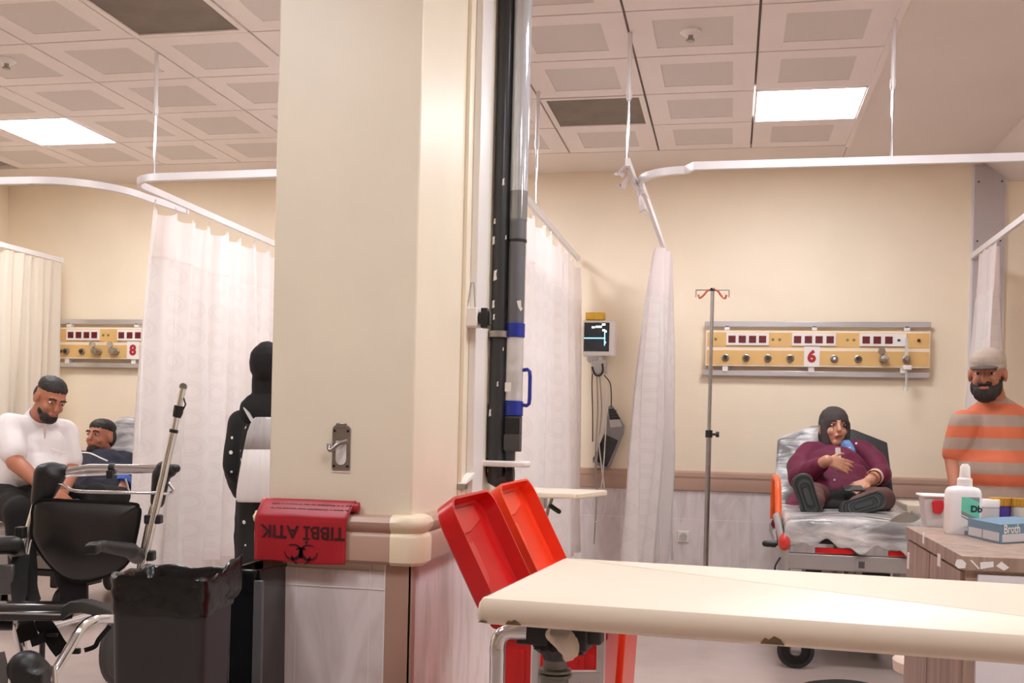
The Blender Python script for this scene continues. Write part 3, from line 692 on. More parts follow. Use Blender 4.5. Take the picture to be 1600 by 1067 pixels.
# ================================================================== pneumatic tube post beside the pillar
TY = 4.10
def tp(px, py): return PY(px, py, TY)
xb, xg = tp(780, 500).x, tp(806, 500).x
zz = lambda py: tp(790, py).z
t = thing('tube_post', (xb, TY, zz(755)), 'black and grey pneumatic tube pipes from ceiling to a white shelf', 'tube post')
obj('black_pipe', MB().cyl((xb, TY, zz(640)), (xb, TY, CEIL+.02), .033, seg=24), pipe_blk, t)
pe = [(xb, TY, zz(650)), (xb, TY, zz(725))]
mb = MB().cyl((xb, TY, zz(722)), (xb, TY, zz(632)), .0365, seg=24)
mb.tube([(xb, TY, zz(715)), (xb+.001, TY, zz(736)), (xb+.006, TY, zz(748)), (xb+.022, TY, zz(752)), (xb+.05, TY, zz(748))], [.038, .040, .040, .036, .028], seg=20)
obj('elbow', mb, pipe_blk, t)
obj('outlet', MB().tube([(xb+.046, TY, zz(742)), (xb+.07, TY, zz(742))], .036, seg=20).tube([(xb+.066, TY, zz(742)), (xb+.072, TY, zz(742))], .026, seg=18, mi=1), [blk, rubber], t)
clear = pm('clear_pipe', (206, 210, 216), .08, .35, var=.02)
obj('clear_pipe', MB().cyl((xg, TY, zz(305)), (xg, TY, CEIL+.02), .0345, seg=28), clear, t)
obj('sleeve', MB().cyl((xg, TY, zz(345)), (xg, TY, zz(300)), .0352, seg=28), pm('clear_sleeve', (150, 150, 150), .1, .4), t)
obj('sleeve', MB().cyl((xg, TY, zz(378)), (xg, TY, zz(345)), .0335, seg=28).cyl((xg, TY, zz(379)), (xg, TY, zz(375)), .0355, seg=28, mi=1), [pipe_gry, blk], t)
obj('grey_pipe', MB().cyl((xg, TY, zz(505)), (xg, TY, zz(378)), .0325, seg=28), pipe_gry, t)
obj('receiver', MB().cyl((xg, TY, zz(705)), (xg, TY, zz(650)), .034, seg=24).box((xg-.03, TY-.036, zz(703)), (xg+.034, TY, zz(678))), rubber, t, bevel=.003)
obj('slot', MB().box((xg-.026, TY-.036, zz(676)), (xg+.032, TY-.02, zz(653))), blk, t)
obj('stem', MB().cyl((xg-.012, TY, zz(730)), (xg-.012, TY, zz(704)), .022, seg=18), pipe_blk, t)
mb = MB(); zs = zz(722)
a0, a1 = tp(743, 720).x, tp(831, 720).x
pl = [(a0, -.04), (a0+.01, -.07), (a1-.06, -.09), (a1-.015, -.075), (a1, -.03), (a1-.01, .03), (a1-.05, .06), (a0, .06)]
obj('shelf', MB().prism(pl, X3, Y3, (0, TY, zs-.016), (0, 0, .022)), white_pl, t, bevel=.006)
zr = zz(523)
r = obj('clamp_ring', MB().lathe([(.036, -.014), (.048, -.012), (.048, .012), (.036, .014)], (xb, TY, zr), seg=28, caps=False), steel, t)
obj('clamp_screw', MB().box((xb-.058, TY-.014, zr-.014), (xb-.040, TY+.014, zr+.014)).cyl((xb-.11, TY, zr), (xb-.05, TY, zr), .006, seg=8), steel, r)
fl = MB(); random.seed(3)
for px, py, s in ((786, 284, 1), (772, 345, .8), (770, 375, 1.2), (790, 370, .6), (773, 430, 1.5), (770, 475, 1.1), (771, 495, .8), (777, 600, .7), (765, 645, 1), (789, 545, .5), (760, 735, .5)):
    q = PY(px, py, TY-.0385); q.x = min(max(q.x, xb-.024), xb+.024)
    yy = TY-math.sqrt(max(.0001, .0337**2-(q.x-xb)**2))-.001 if py < 640 else TY-math.sqrt(max(.0001, .0372**2-(q.x-xb)**2))-.001
    fl.prism([(-.004*s, -.014*s), (.005*s, -.010*s), (.003*s, .004*s), (.005*s, .015*s), (-.003*s, .012*s)], X3, Z3, (q.x, yy-.0015, q.z), (0, .0025, 0))
obj('tape_scrap', fl, white_pap, t, label='scraps of white tape')
for q in (PY(808, 476, TY-.037), ):
    obj('tape_scrap', MB().prism([(-.008, .010), (.008, .012), (.009, -.012), (.016, -.02), (.008, -.03), (-.002, -.014)], X3, Z3, (q.x+.006, TY-.0355, q.z+.005), (0, .002, 0)), white_pap, t, label='scrap of white tape')
# the carrier in the receiver
t = thing('tube_carrier', (xg, TY, zz(650)), 'clear tube carrier with blue ends and a blue handle holding papers', 'tube carrier')
obj('end_band', MB().lathe([(.030, 0), (.0365, .003), (.0365, zz(506)-zz(528)), (.030, zz(504)-zz(528))], (xg, TY, zz(528)), seg=28), blue_pl, t)
obj('end_band', MB().lathe([(.030, 0), (.0365, .003), (.0365, zz(627)-zz(650)), (.030, zz(625)-zz(650))], (xg, TY, zz(650)), seg=28), blue_pl, t)
obj('barrel', MB().cyl((xg, TY, zz(627)), (xg, TY, zz(527)), .033, seg=28), pm('carrier_clear', (214, 210, 206), .12, .1, alpha=.55), t)
obj('paper', MB().box((xg-.026, TY-.004, zz(612)), (xg+.022, TY, zz(580))).prism([(-.028, 0), (.02, .03), (.026, .022), (-.016, -.02)], X3, Z3, (xg, TY-.014, zz(565)), (0, .003, 0)).box((xg-.030, TY-.0345, zz(612)), (xg-.006, TY-.032, zz(598))), white_pap, t)
hx = tp(828, 600).x
obj('handle', MB().tube([(xg+.030, TY, zz(578)), (hx-.010, TY, zz(577)), (hx-.002, TY, zz(580)), (hx, TY, zz(588)), (hx, TY, zz(622)), (hx-.002, TY, zz(630)), (hx-.010, TY, zz(633)), (xg+.030, TY, zz(632))], .0075, seg=10), blue_pl, t)

# ================================================================== red clinical waste bins with open lids
def bin_(X0, Y0, w_, d_, h_, mat_, label, lean, lh):
    t = thing('waste_bin', (X0+w_/2, Y0+d_/2, 0), label, 'waste bin', 'red waste bins with open lids')
    def ringz(z, ins): return [Vector(p) for p in ((X0+ins, Y0+ins, z), (X0+w_-ins, Y0+ins, z), (X0+w_-ins, Y0+d_-ins, z), (X0+ins, Y0+d_-ins, z))]
    mb = MB().rings([ringz(.03, .035), ringz(h_-.03, .006), ringz(h_, .006), ringz(h_, .016), ringz(.05, .045)])
    obj('body', mb, mat_, t, bevel=.012, seg=3)
    rb = MB()
    for x in (X0+.05, X0+w_-.06, X0+w_-.035): rb.add([(x, Y0+.035-.004, .06), (x+.012, Y0+.035-.004, .06), (x+.012, Y0+.002, h_-.05), (x, Y0+.002, h_-.05), (x, Y0+.05, .06), (x+.012, Y0+.05, .06), (x+.012, Y0+.02, h_-.05), (x, Y0+.02, h_-.05)], [(0,1,2,3), (4,7,6,5), (0,4,5,1), (1,5,6,2), (2,6,7,3), (3,7,4,0)])
    obj('rib', rb, mat_, t)
    rm = MB().box((X0-.008, Y0-.008, h_-.012), (X0+w_+.008, Y0+.012, h_+.006)).box((X0-.008, Y0+d_-.012, h_-.012), (X0+w_+.008, Y0+d_+.008, h_+.006)).box((X0-.008, Y0-.008, h_-.012), (X0+.012, Y0+d_+.008, h_+.006)).box((X0+w_-.012, Y0-.008, h_-.012), (X0+w_+.008, Y0+d_+.008, h_+.006))
    obj('rim', rm, mat_, t, bevel=.004)
    # lid: hinged along the left top edge, leaning back; a tray with a rim
    u = Vector((-math.sin(lean), 0, math.cos(lean))); nrm = Vector((math.cos(lean), 0, math.sin(lean)))   # nrm: the open side
    c0 = Vector((X0-.04, Y0+d_/2, h_+.01)); hd = d_/2+.01; dep = .052
    def outline(ins, r=.06, N=5):
        a, b, e, f = 0+ins, lh-ins, -hd+ins, hd-ins; pts = []
        for cx, cy, s0 in ((b-r, f-r, 0), (a+r*.4, f-r*.4, 90), (a+r*.4, e+r*.4, 180), (b-r, e+r, 270)):
            rr = r if s0 in (0, 270) else r*.4
            for k in range(N+1):
                an = math.radians(s0+90*k/N); pts.append((cx+rr*math.cos(an), cy+rr*math.sin(an)))
        return pts
    def R_(ins, z): return [c0+u*p+Y3*q+nrm*z for p, q in outline(ins)]
    lm = MB().rings([R_(.020, -.002), R_(.008, .004), R_(0, dep), R_(.007, dep), R_(.014, .012), R_(.026, .006)])
    obj('lid', lm, mat_, t, angle=50)
    # raised pads pressed into the lid
    pad = MB()
    for a, b, e, f in ((lh*.70, lh*.93, -hd*.75, hd*.55), (lh*.16, lh*.62, -hd*.80, -hd*.15)):
        pad.prism([(a, e), (b, e), (b, f), (a+.3*(b-a), f), (a, lerp(e, f, .55))], u, Y3, c0+nrm*.006, nrm*.006)
    obj('lid_pad', pad, mat_, t, bevel=.003)
    obj('hinge', MB().cyl((X0-.022, Y0+.06, h_+.004), (X0-.022, Y0+d_-.06, h_+.004), .018, seg=10), mat_, t)
    return t
pb = P(800, 985, 2.62)
bin_(pb.x-.03, pb.y, .255, .46, .665, red, 'dark red waste bin, the nearer one, lid leaning towards the pillar', math.radians(27), .315)
bin_(pb.x-.02, pb.y+.54, .255, .50, .665, orange_red, 'orange red waste bin with open lid behind the dark red bin', math.radians(27), .325)

# ================================================================== overbed table in front
TB = .86
q1, q2, q3, q4 = PH(742, 932, TB), PH(838, 868, TB), PH(1600, 991, TB), PH(1600, 918, TB)
ax = (q3-q1).normalized(); x0 = q1.copy(); dl = (q2-q1).length; dv = Vector((-ax.y, ax.x, 0))
LT = 1.25; WT = dl
t = thing('overbed_table', (x0.x+.3, x0.y+.3, 0), 'large cream overbed table in the foreground with a chipped edge', 'table')
def tpnt(a, b, z): return x0+ax*a+dv*b+Z3*(z-TB)
def tring(ins, z, r=.016):
    pts = []
    for cx, cy, s0 in ((LT-r, WT-r, 0), (r, WT-r, 90), (r, r, 180), (LT-r, r, 270)):
        for k in range(5):
            an = math.radians(s0+90*k/4); pts.append(tpnt(cx+(r-ins)*math.cos(an), cy+(r-ins)*math.sin(an), z))
    return pts
tt = .048
obj('tabletop', MB().rings([tring(.012, TB-tt), tring(.003, TB-tt+.006), tring(0, TB-tt+.014), tring(.004, TB-.012), tring(.010, TB-.003), tring(.018, TB)]), cream_top, t, angle=35)
def on_edge(px, py):
    d = V(ray(px, py)); o0_ = Vector((0, 0, CAM_H)); s = (x0-o0_).dot(dv)/d.dot(dv); return ((o0_+d*s)-x0).dot(ax)
for px, py, s in ((801, 963, .8), (1206, 998, 1.1), (753, 962, .45)):
    a = on_edge(px, py)
    z0 = TB-tt; chip = MB()
    chip.prism([(-.016*s, .004), (.018*s, .004), (.012*s, .012*s), (.003*s, .016*s), (-.004*s, .010*s), (-.010*s, .013*s)], ax, Z3, tpnt(a, .006, z0), -dv*.0064)
    obj('chipped_edge', chip, pm('chip_brown', (118, 96, 74), .8, var=.3, scale=80), t, label='brown chips in the edge')
zb_ = TB-tt
def tz(px, py, Z): return P(px, py, Z)
cc = x0+ax*.13+dv*.28
u0 = P(783, 1000, 2.12)
obj('frame_tube', MB().tube(bez([Vector((P(778, 1067, 2.12).x, P(778, 1067, 2.12).y, .06)), P(777, 1060, 2.12), P(777, 1020, 2.12), P(780, 999, 2.12), P(792, 988, 2.12), P(822, 988, 2.12)], 6), .0155, seg=14), chrome, t)
obj('bracket_box', MB().obox(P(833, 991, 2.12)+dv*.04, ax*.032, dv*.05, Z3*.020), blk, t, bevel=.004)
# swivel joint: grey column, pleated boot, rings
jc = P(868, 1010, 2.16)
z1 = lambda py: P(868, py, 2.16).z
jm = MB().lathe([(.028, -jc.z+.30), (.028, z1(1058)-jc.z), (.034, z1(1056)-jc.z), (.034, z1(1052)-jc.z), (.027, z1(1051)-jc.z), (.033, z1(1049)-jc.z), (.033, z1(1045)-jc.z), (.024, z1(1043)-jc.z), (.024, z1(1028)-jc.z)], jc, seg=24)
obj('column', jm, pm('joint_grey', (128, 126, 122), .35, .3), t)
bm_ = MB(); rgs = []
for r_, py, am in ((.024, 1030, 0), (.026, 1022, .002), (.040, 1012, .007), (.036, 1006, .007), (.024, 998, .004), (.018, 990, 0)):
    rgs.append([Vector((jc.x, jc.y, z1(py)))+(X3*math.cos(2*math.pi*k/48)+Y3*math.sin(2*math.pi*k/48))*(r_+am*math.cos(12*2*math.pi*k/48)) for k in range(48)])
obj('pleated_boot', bm_.rings(rgs), rubber, t)
mb = MB(); mb.tube(bez([P(875, 976, 2.12), P(872, 990, 2.08), P(884, 1002, 2.07), P(892, 1014, 2.08), P(890, 1028, 2.09)], 5), [.018]*5+[.024]*5+[.022]*5+[.018]*5+[.010], seg=9, ry=.6)
obj('cloth_wrap', remesh(mb, .004, 3, .004, 60), pm('wrap_cloth', (226, 212, 196), .85), t, label='cream cloth wrapped round the joint')
obj('gear_housing', MB().obox(P(905, 988, 2.2), ax*.022, dv*.03, Z3*.034).obox(P(925, 988, 2.2), ax*.022, dv*.02, Z3*.022).obox(P(906, 1006, 2.2), ax*.012, dv*.02, Z3*.02), pm('gear_grey', (58, 56, 56), .4), t, bevel=.004)
for px in (838, 940):
    a = P(px, 985, 2.3); obj('leg', MB().box((a.x-.0085, a.y-.012, .05), (a.x+.0085, a.y+.012, zb_+.002)), track_m, t, bevel=.003)
a, b = P(838, 1057, 2.3), P(940, 1057, 2.3)
obj('crossbar', MB().obox((a+b)/2, (b-a)/2, dv*.012, Z3*.012), alu, t, bevel=.002)
fz = .05; fm = MB()
for px in (838, 940):
    a = P(px, 985, 2.3); fm.box((a.x-.02, a.y-.38, .045), (a.x+.02, a.y+.18, .075))
fm.obox(Vector(((P(838, 985, 2.3).x+P(940, 985, 2.3).x)/2, a.y, .06)), X3*.08, Y3*.02, Z3*.013)
fm.box((jc.x-.03, jc.y-.03, .05), (jc.x+.03, jc.y+.12, .30)).box((P(778, 1067, 2.12).x-.02, P(778, 1067, 2.12).y-.02, .05), (jc.x+.02, jc.y+.06, .075))
fm.obox(tpnt(.16, .3, zb_-.004), ax*.14, dv*.16, Z3*.005)
obj('base', fm, alu, t, bevel=.004)
for px in (838, 940):
    a = P(px, 985, 2.3)
    for dy in (-.34, .15): obj('caster', MB().cyl((a.x-.012, a.y+dy, .0262), (a.x+.012, a.y+dy, .0262), .026, seg=18).box((a.x-.015, a.y+dy-.008, .026), (a.x+.015, a.y+dy+.008, .05)), blk, t)

# small overbed table between the curtain and the red lid
hz = .82
s1, s2 = PH(815, 768, hz), PH(934, 770, hz)
yy = 4.95; xl, xr = PY(812, 775, yy).x, PY(905, 775, yy).x
zt_ = PY(880, 770, yy).z
t = thing('overbed_table', ((xl+xr)/2, yy+.2, 0), 'small pale overbed table with a black crank handle behind the red bins', 'table')
pl = [(xl, 0), (xr-.02, 0), (xr, .02), (xr+.09, .36), (xr+.07, .38), (xl, .38)]
obj('tabletop', MB().prism(pl, X3, Y3, (0, yy, zt_-.028), (0, 0, .028)), cream_top, t, bevel=.006)
xc = PY(840, 800, yy+.19).x
obj('column', MB().box((xc-.025, yy+.165, .08), (xc+.025, yy+.225, zt_-.028)).box((xc-.032, yy+.155, zt_-.09), (xc+.04, yy+.235, zt_-.028)), alu, t, bevel=.003)
obj('crank', MB().tube([(xc+.075, yy+.17, zt_-.03), (xc+.055, yy+.17, zt_-.09), (xc+.03, yy+.17, zt_-.2)], .008, seg=8), steel, t)
obj('crank_handle', MB().cap((xc+.072, yy+.15, zt_-.075), (xc+.112, yy+.14, zt_-.098), .012), blk, t)
obj('base', MB().box((xc-.03, yy-.02, .05), (xc+.03, yy+.40, .09)), alu, t, bevel=.004)
for dy in (.0, .38): obj('caster', MB().cyl((xc-.012, yy+dy, .0262), (xc+.012, yy+dy, .0262), .026, seg=16).box((xc-.006, yy+dy-.006, .026), (xc+.006, yy+dy+.006, .052)), blk, t)

# ================================================================== cabinet at the right and what stands on it
CZ = .87
k1, k2 = PH(1415, 822, CZ), PH(1503, 868, CZ)
cx0 = (k1.x+k2.x)/2; cy0, cy1 = k2.y, k1.y; cx1 = cx0+.95
t = thing('cabinet', ((cx0+cx1)/2, (cy0+cy1)/2, 0), 'wood grain cabinet with a white end panel at the right, topped with supplies', 'cabinet')
obj('body', MB().box((cx0+.012, cy0+.012, .06), (cx1-.01, cy1-.01, CZ-.036)).box((cx0+.04, cy0+.04, 0), (cx1-.04, cy1-.04, .06), 1), [wood_m, blk], t)
obj('worktop', MB().box((cx0, cy0, CZ-.036), (cx1, cy1, CZ)), wood_m, t, bevel=.002)
dY = cy1-cy0
for a, b in ((.03, .50), (.52, .97)):
    d_ = obj('door', MB().box((cx0+.002, cy0+dY*a, .07), (cx0+.014, cy0+dY*b, CZ-.042)), wood_m, t, bevel=.0015)
    obj('keyhole', MB().cyl((cx0-.002, cy0+dY*(a+.06 if a > .4 else b-.1), .72), (cx0+.003, cy0+dY*(a+.06 if a > .4 else b-.1), .72), .006, seg=10), pm('keyhole_brown', (70, 54, 46), .4, .5), d_)
obj('end_panel', MB().box((cx0+.038, cy0-.001, .05), (cx1-.02, cy0+.014, CZ-.045)), pm('panel_white', (232, 228, 232), .35, var=.01), t)
for px, pg in ((1500, [(-.012, -.004), (-.008, .010), (.004, .011), (.014, .002), (.012, -.010), (-.004, -.012)]), (1541, [(-.014, .006), (.016, .009), (.017, -.004), (-.013, -.011)]), (1566, [(-.014, -.002), (-.002, .010), (.016, -.004), (.004, -.012)]), (1523, [(-.012, .010), (-.006, .010), (.012, -.010), (.008, -.011)])):
    q = PY(px, 880, cy0); obj('tape_scrap', MB().prism(pg, X3, Z3, (q.x, cy0-.0012, CZ-.020), (0, .0013, 0)), white_pap, t, label='torn scrap of white tape')
for px, py, w2, h2 in ((1467, 875, .02, .034), (1443, 841, .012, .03), (1419, 876, .014, .05)):
    q = PX(px, py, cx0); obj('tape_scrap', MB().box((cx0-.0008, q.y-w2, q.z-h2/2), (cx0+.003, q.y+w2, q.z+h2/2)), white_pap, t, label='torn scrap of white tape')

c = PH(1503, 834, CZ)
rB = .052; hB = PY(1503, 759, c.y).z-CZ
t = thing('bottle', (c.x, c.y, CZ), 'large white bottle with a green and grey label on the cabinet', 'bottle')
def rr_ring(w2, d2, r, z, N=6):
    pts = []
    for cx_, cy_, s0 in ((w2-r, d2-r, 0), (-w2+r, d2-r, 90), (-w2+r, -d2+r, 180), (w2-r, -d2+r, 270)):
        for k in range(N+1):
            an = math.radians(s0+90*k/N); pts.append(Vector((c.x+cx_+r*math.cos(an), c.y+cy_+r*math.sin(an), CZ+z)))
    return pts
w2 = (PY(1531, 800, c.y).x-PY(1476, 800, c.y).x)/2; d2 = w2*.75
obj('body', MB().rings([rr_ring(w2*.95, d2*.95, .02, 0), rr_ring(w2, d2, .022, .006), rr_ring(w2, d2, .022, hB*.84), rr_ring(w2*.96, d2*.95, .024, hB*.91), rr_ring(w2*.84, d2*.82, .022, hB*.965), rr_ring(w2*.55, d2*.6, .018, hB*.99), rr_ring(.020, .020, .019, hB)]), pm('bottle_white', (244, 242, 242), .3, var=.01), t, angle=50)
obj('cap', MB().lathe([(.022, 0), (.022, .022), (.016, .028), (.014, .06), (.008, .068), (.001, .068)], (c.x+.004, c.y, CZ+hB-.002), seg=20), white_pl, t)
ly = c.y-d2-.0008; lx0, lx1 = c.x-w2*.22, c.x+w2*.99; lz0, lz1 = CZ+hB*.17, CZ+hB*.78
lab = MB()
def lrect(x0_, x1_, z0_, z1_, y_, mi): lab.add([(x0_, y_, z0_), (x1_, y_, z0_), (x1_, y_, z1_), (x0_, y_, z1_)], [(0, 1, 2, 3)], mi)
lrect(lx0, lx1-.01, lz0, lz1, ly, 0)
gx1 = lx1-.01; gh = lz1-lz0
lab.add([(lx0, ly-.0003, lz0+gh*.42), (gx1, ly-.0003, lz0+gh*.14), (gx1, ly-.0003, lz0+gh*.28), (lx0, ly-.0003, lz0+gh*.54)], [(0, 1, 2, 3)], 1)
lab.add([(lx0, ly-.0003, lz0+gh*.34), (gx1, ly-.0003, lz0+gh*.02), (gx1, ly-.0003, lz0+gh*.10), (lx0, ly-.0003, lz0+gh*.38)], [(0, 1, 2, 3)], 1)
lab.add([(lerp(lx0, gx1, .4), ly-.0003, lz1), (gx1, ly-.0003, lz0+gh*.82), (gx1, ly-.0003, lz1)], [(0, 1, 2)], 1)
lab.add([(lx0, ly-.0002, lz0+gh*.54), (gx1, ly-.0002, lz0+gh*.28), (gx1, ly-.0002, lz0+gh*.82), (lerp(lx0, gx1, .4), ly-.0002, lz1), (lx0, ly-.0002, lz1)], [(0, 1, 2, 3, 4)], 2)
lrect(lerp(lx0, gx1, .2), lerp(lx0, gx1, .75), lz0-.024, lz0-.012, ly, 1)
lo = obj('label_sheet', lab, [white_pap, pm('label_grey', (150, 152, 154), .4), pm('label_green', (118, 216, 186), .4)], t)
obj('lettering', text_mb('Db', .026, (lerp(lx0, gx1, .83), ly-.0012, lz0+gh*.60), X3, Z3, bold=.001), pm('label_ink', (24, 46, 44), .5), lo)

# blue glove box
f1 = PH(1563, 850, CZ); f0 = PH(1512, 838, CZ)
ux = Vector((.985, .17, 0)).normalized()
bl = f0-f1; 
hG = .052
e2 = PH(1640, 845, CZ)-f1; e2 = Vector((e2.x, e2.y, 0)); e2 = e2.normalized()*.24
e1 = Vector((bl.x, bl.y, 0))
t = thing('glove_box', ((f1+e1/2+e2/2).x, (f1+e1/2+e2/2).y, CZ), 'blue and white cardboard box at the right edge of the cabinet top', 'box')
bc = f1+e1/2+e2/2+Z3*(hG/2+.001)
box_blue = pm('box_blue', (104, 140, 164), .5, var=.03); box_pale = pm('box_pale', (206, 206, 212), .5, var=.03)
bmx = MB().obox(bc, e2/2, e1/2, Z3*hG/2)
obj('carton', bmx, box_blue, t)
n1 = Vector((-e1.y, e1.x, 0)).normalized(); n1 = n1 if n1.dot(Vector((-.3, -1, 0))) > 0 else -n1
n2 = Vector((-e2.y, e2.x, 0)).normalized(); n2 = n2 if n2.dot(Vector((-.1, -1, 0))) > 0 else -n2
d1 = -e1.normalized()  # along left face towards the near corner
pn = MB()
def facep(o_, a, la, z0_, z1_, n_, s0, s1): pn.add([o_+a*la*s0+Z3*z0_+n_*.0006, o_+a*la*s1+Z3*z0_+n_*.0006, o_+a*la*s1+Z3*z1_+n_*.0006, o_+a*la*s0+Z3*z1_+n_*.0006], [(0, 1, 2, 3)])
l1 = e1.length; fo = Vector((f0.x, f0.y, CZ)); fn = Vector((f1.x, f1.y, CZ))
facep(fo, d1, l1, .006, .030, n1, .03, .45); facep(fo, d1, l1, .006, .030, n1, .48, .97)
facep(fn, e2.normalized(), .24, .004, .026, n2, .03, .98)
top_ = MB().add([fn+Z3*(hG+.0006)+e2*.03+e1*.04, fn+Z3*(hG+.0006)+e2*.98+e1*.04, fn+Z3*(hG+.0006)+e2*.98+e1*.9, fn+Z3*(hG+.0006)+e2*.03+e1*.9], [(0, 1, 2, 3)])
obj('panel', pn, box_pale, t); obj('top_panel', top_, box_pale, t)
u2 = e2.normalized()
tl = text_mb('Broth', .034, fn+u2*.052+Z3*.039+n2*.0004, u2, Z3, depth=.0008, bold=.0004)
obj('lettering', tl, white_pap, t)
# clear tub with a red latch, white tub, purple and gold jars
c = PH(1466, 822, CZ); 
zt2 = PY(1466, 772, c.y).z-CZ
t = thing('plastic_tub', (c.x, c.y, CZ), 'clear plastic tub with a red latch behind the white bottle', 'tub')
wq = .055
obj('body', MB().rings([[Vector((c.x+sx*wq*k_, c.y+sy*wq*k_, CZ+z)) for sx, sy in ((-1, -1), (1, -1), (1, 1), (-1, 1))] for k_, z in ((.8, 0), (1, zt2*.92), (.94, zt2*.92), (.74, .004))]), pm('tub_clear', (226, 222, 222), .25, alpha=.85), t, bevel=.006)
obj('lid', MB().box((c.x-wq*1.15, c.y-wq*1.15, CZ+zt2*.92), (c.x+wq*1.15, c.y+wq*1.15, CZ+zt2)), white_pl, t, bevel=.004)
obj('latch', MB().prism([(-.016, .0), (-.020, .035), (-.012, .042), (.014, .042), (.018, .02), (.008, -.004)], X3, Z3, (c.x-.012, c.y-wq-.012, CZ+zt2*.45), (0, .012, 0)), pm('latch_red', (206, 30, 40), .35), t, bevel=.003)
def jar(px, py, h_, r_, body, capm, label, name='jar', caph=.25, nubs=0):
    c = PH(px, py, CZ)
    t = thing(name, (c.x, c.y, CZ), label, 'jar', 'jars and tubs at the back of the cabinet')
    obj('body', MB().lathe([(r_*.9, 0), (r_, .004), (r_, h_*(1-caph)), (r_*.85, h_*(1-caph)+.004)], c, seg=24), body, t)
    cm_ = MB(); z0 = h_*(1-caph)+.002
    if nubs:
        cm_.rings([[c+Z3*z+(X3*math.cos(2*math.pi*k/72)+Y3*math.sin(2*math.pi*k/72))*(r_*1.05+.0015*math.cos(24*2*math.pi*k/72)) for k in range(72)] for z in (z0, h_)])
    else: cm_.lathe([(r_*1.04, z0), (r_*1.04, h_-.003), (r_*.98, h_)], c, seg=24)
    obj('lid', cm_, capm, t)
gold = pm('gold_lid', (214, 162, 62), .35, .5); purple = pm('purple_label', (84, 66, 160), .4)
jar(1540, 830, .10, .038, pm('tub_white_grey', (214, 210, 210), .4), white_pl, 'white tub with a white lid between the bottle and the purple jar')
jar(1562, 830, .105, .031, purple, gold, 'purple jar with a ribbed gold lid behind the blue box', nubs=1)
jar(1597, 832, .105, .031, pm('jar_pale', (226, 222, 214), .3), gold, 'pale jar with a ribbed gold lid at the right photo edge', nubs=1)

# bedside cabinet beyond, stools
bq = P(1400, 790, 6.2)
t = thing('bedside_cabinet', (bq.x+.3, 7.1, 0), 'small cream bedside cabinet between the stretcher and the wood cabinet', 'bedside cabinet')
zc = PY(1430, 788, 6.85).z; xa, xb2 = PY(1402, 800, 6.85).x+.05, PY(1480, 800, 6.85).x
obj('top', MB().box((xa, 6.82, zc-.06), (xb2+.06, 7.29, zc)), cream_top, t, bevel=.008)
obj('body', MB().box((xa+.02, 6.84, .06), (xb2+.04, 7.27, zc-.06)), white_pl, t, bevel=.004)
obj('drawer', MB().box((xa+.03, 6.83, zc-.22), (xb2+.03, 6.842, zc-.08)), white_pl, t, bevel=.003)
obj('foot', MB().box((xa+.05, 6.87, 0), (xb2, 7.23, .06)), blk, t)
def stool(c, r_, h_, seatm, label, th=.06):
    t = thing('stool', (c[0], c[1], 0), label, 'stool')
    obj('seat', MB().lathe([(.001, h_), (r_*.6, h_-.004), (r_*.9, h_-.016), (r_, h_-.032), (r_*.98, h_-th), (.001, h_-th)], (c[0], c[1], 0), seg=36), seatm, t)
    obj('column', MB().cyl((c[0], c[1], .08), (c[0], c[1], h_-th), .022, seg=16), chrome, t)
    lm_ = obj('base', MB().cyl((c[0], c[1], .06), (c[0], c[1], .12), .03, seg=16), blk, t)
    for k in range(5):
        a = 2*math.pi*k/5+.3; d = Vector((math.cos(a), math.sin(a), 0))
        obj('leg', MB().tube([Vector((c[0], c[1], .085)), Vector((c[0], c[1], .07))+d*.20], [.016, .012], seg=8), chrome, t)
        e = Vector((c[0], c[1], .0262))+d*.20; s_ = Vector((-d.y, d.x, 0))
        obj('caster', MB().cyl(e-s_*.01, e+s_*.01, .026, seg=14).cyl(e, e+Z3*.045, .006, seg=8), blk, t)
c = PH(1308, 1054, .44); stool((c.x+.02, c.y-.13), .15, .44, pm('stool_black', (12, 11, 11), .65, spec=.1), 'round black stool seat at the bottom edge under the large table')
c = P(1398, 1031, 3.95); stool((c.x+.165, c.y+.05), .165, c.z+.025, pm('stool_beige', (222, 204, 190), .4), 'beige stool low behind the left side of the wood cabinet', th=.07)

# ================================================================== patient monitor and cables by the bunched curtain
MY = 7.55
def mp(px, py, Y=MY): return PY(px, py, Y)
a, b = mp(958, 500), mp(918, 556)
cx_ = mp(925, 525).x; hw = a.x-cx_+.02
t = thing('patient_monitor', (cx_, WALL_Y, b.z-.2), 'white wall monitor with a dark screen and blue trace, half behind the tall curtain', 'monitor')
obj('housing', MB().box((max(cx_-hw, -1.045), MY, b.z), (cx_+hw, MY+.10, a.z)), white_pl, t, bevel=.01, seg=3)
scx0, scx1 = max(cx_-hw+.03, -1.035), mp(952, 525).x; sz0, sz1 = mp(930, 549).z, mp(930, 504).z
obj('screen', MB().box((scx0, MY-.002, sz0), (scx1, MY+.004, sz1)), pm('screen_dark', (34, 42, 52), .15, var=.1), t)
mk = MB()
def sq(x0_, x1_, z0_, z1_, mi): mk.add([(x0_, MY-.003, z0_), (x1_, MY-.003, z0_), (x1_, MY-.003, z1_), (x0_, MY-.003, z1_)], [(0, 1, 2, 3)], mi)
W_, H_ = scx1-scx0, sz1-sz0
sq(scx0, scx0+W_*.85, sz0+H_*.44, sz0+H_*.48, 0)
sq(scx0+W_*.80, scx0+W_*.84, sz0+H_*.20, sz0+H_*.75, 0)
for u_, v_, w3 in ((.45, .82, .25), (.70, .90, .14), (.72, .70, .12), (.84, .66, .06), (.82, .28, .06), (.30, .80, .12)): sq(scx0+W_*u_, scx0+W_*(u_+w3), sz0+H_*v_, sz0+H_*(v_+.07), 1 if v_ > .5 else 0)
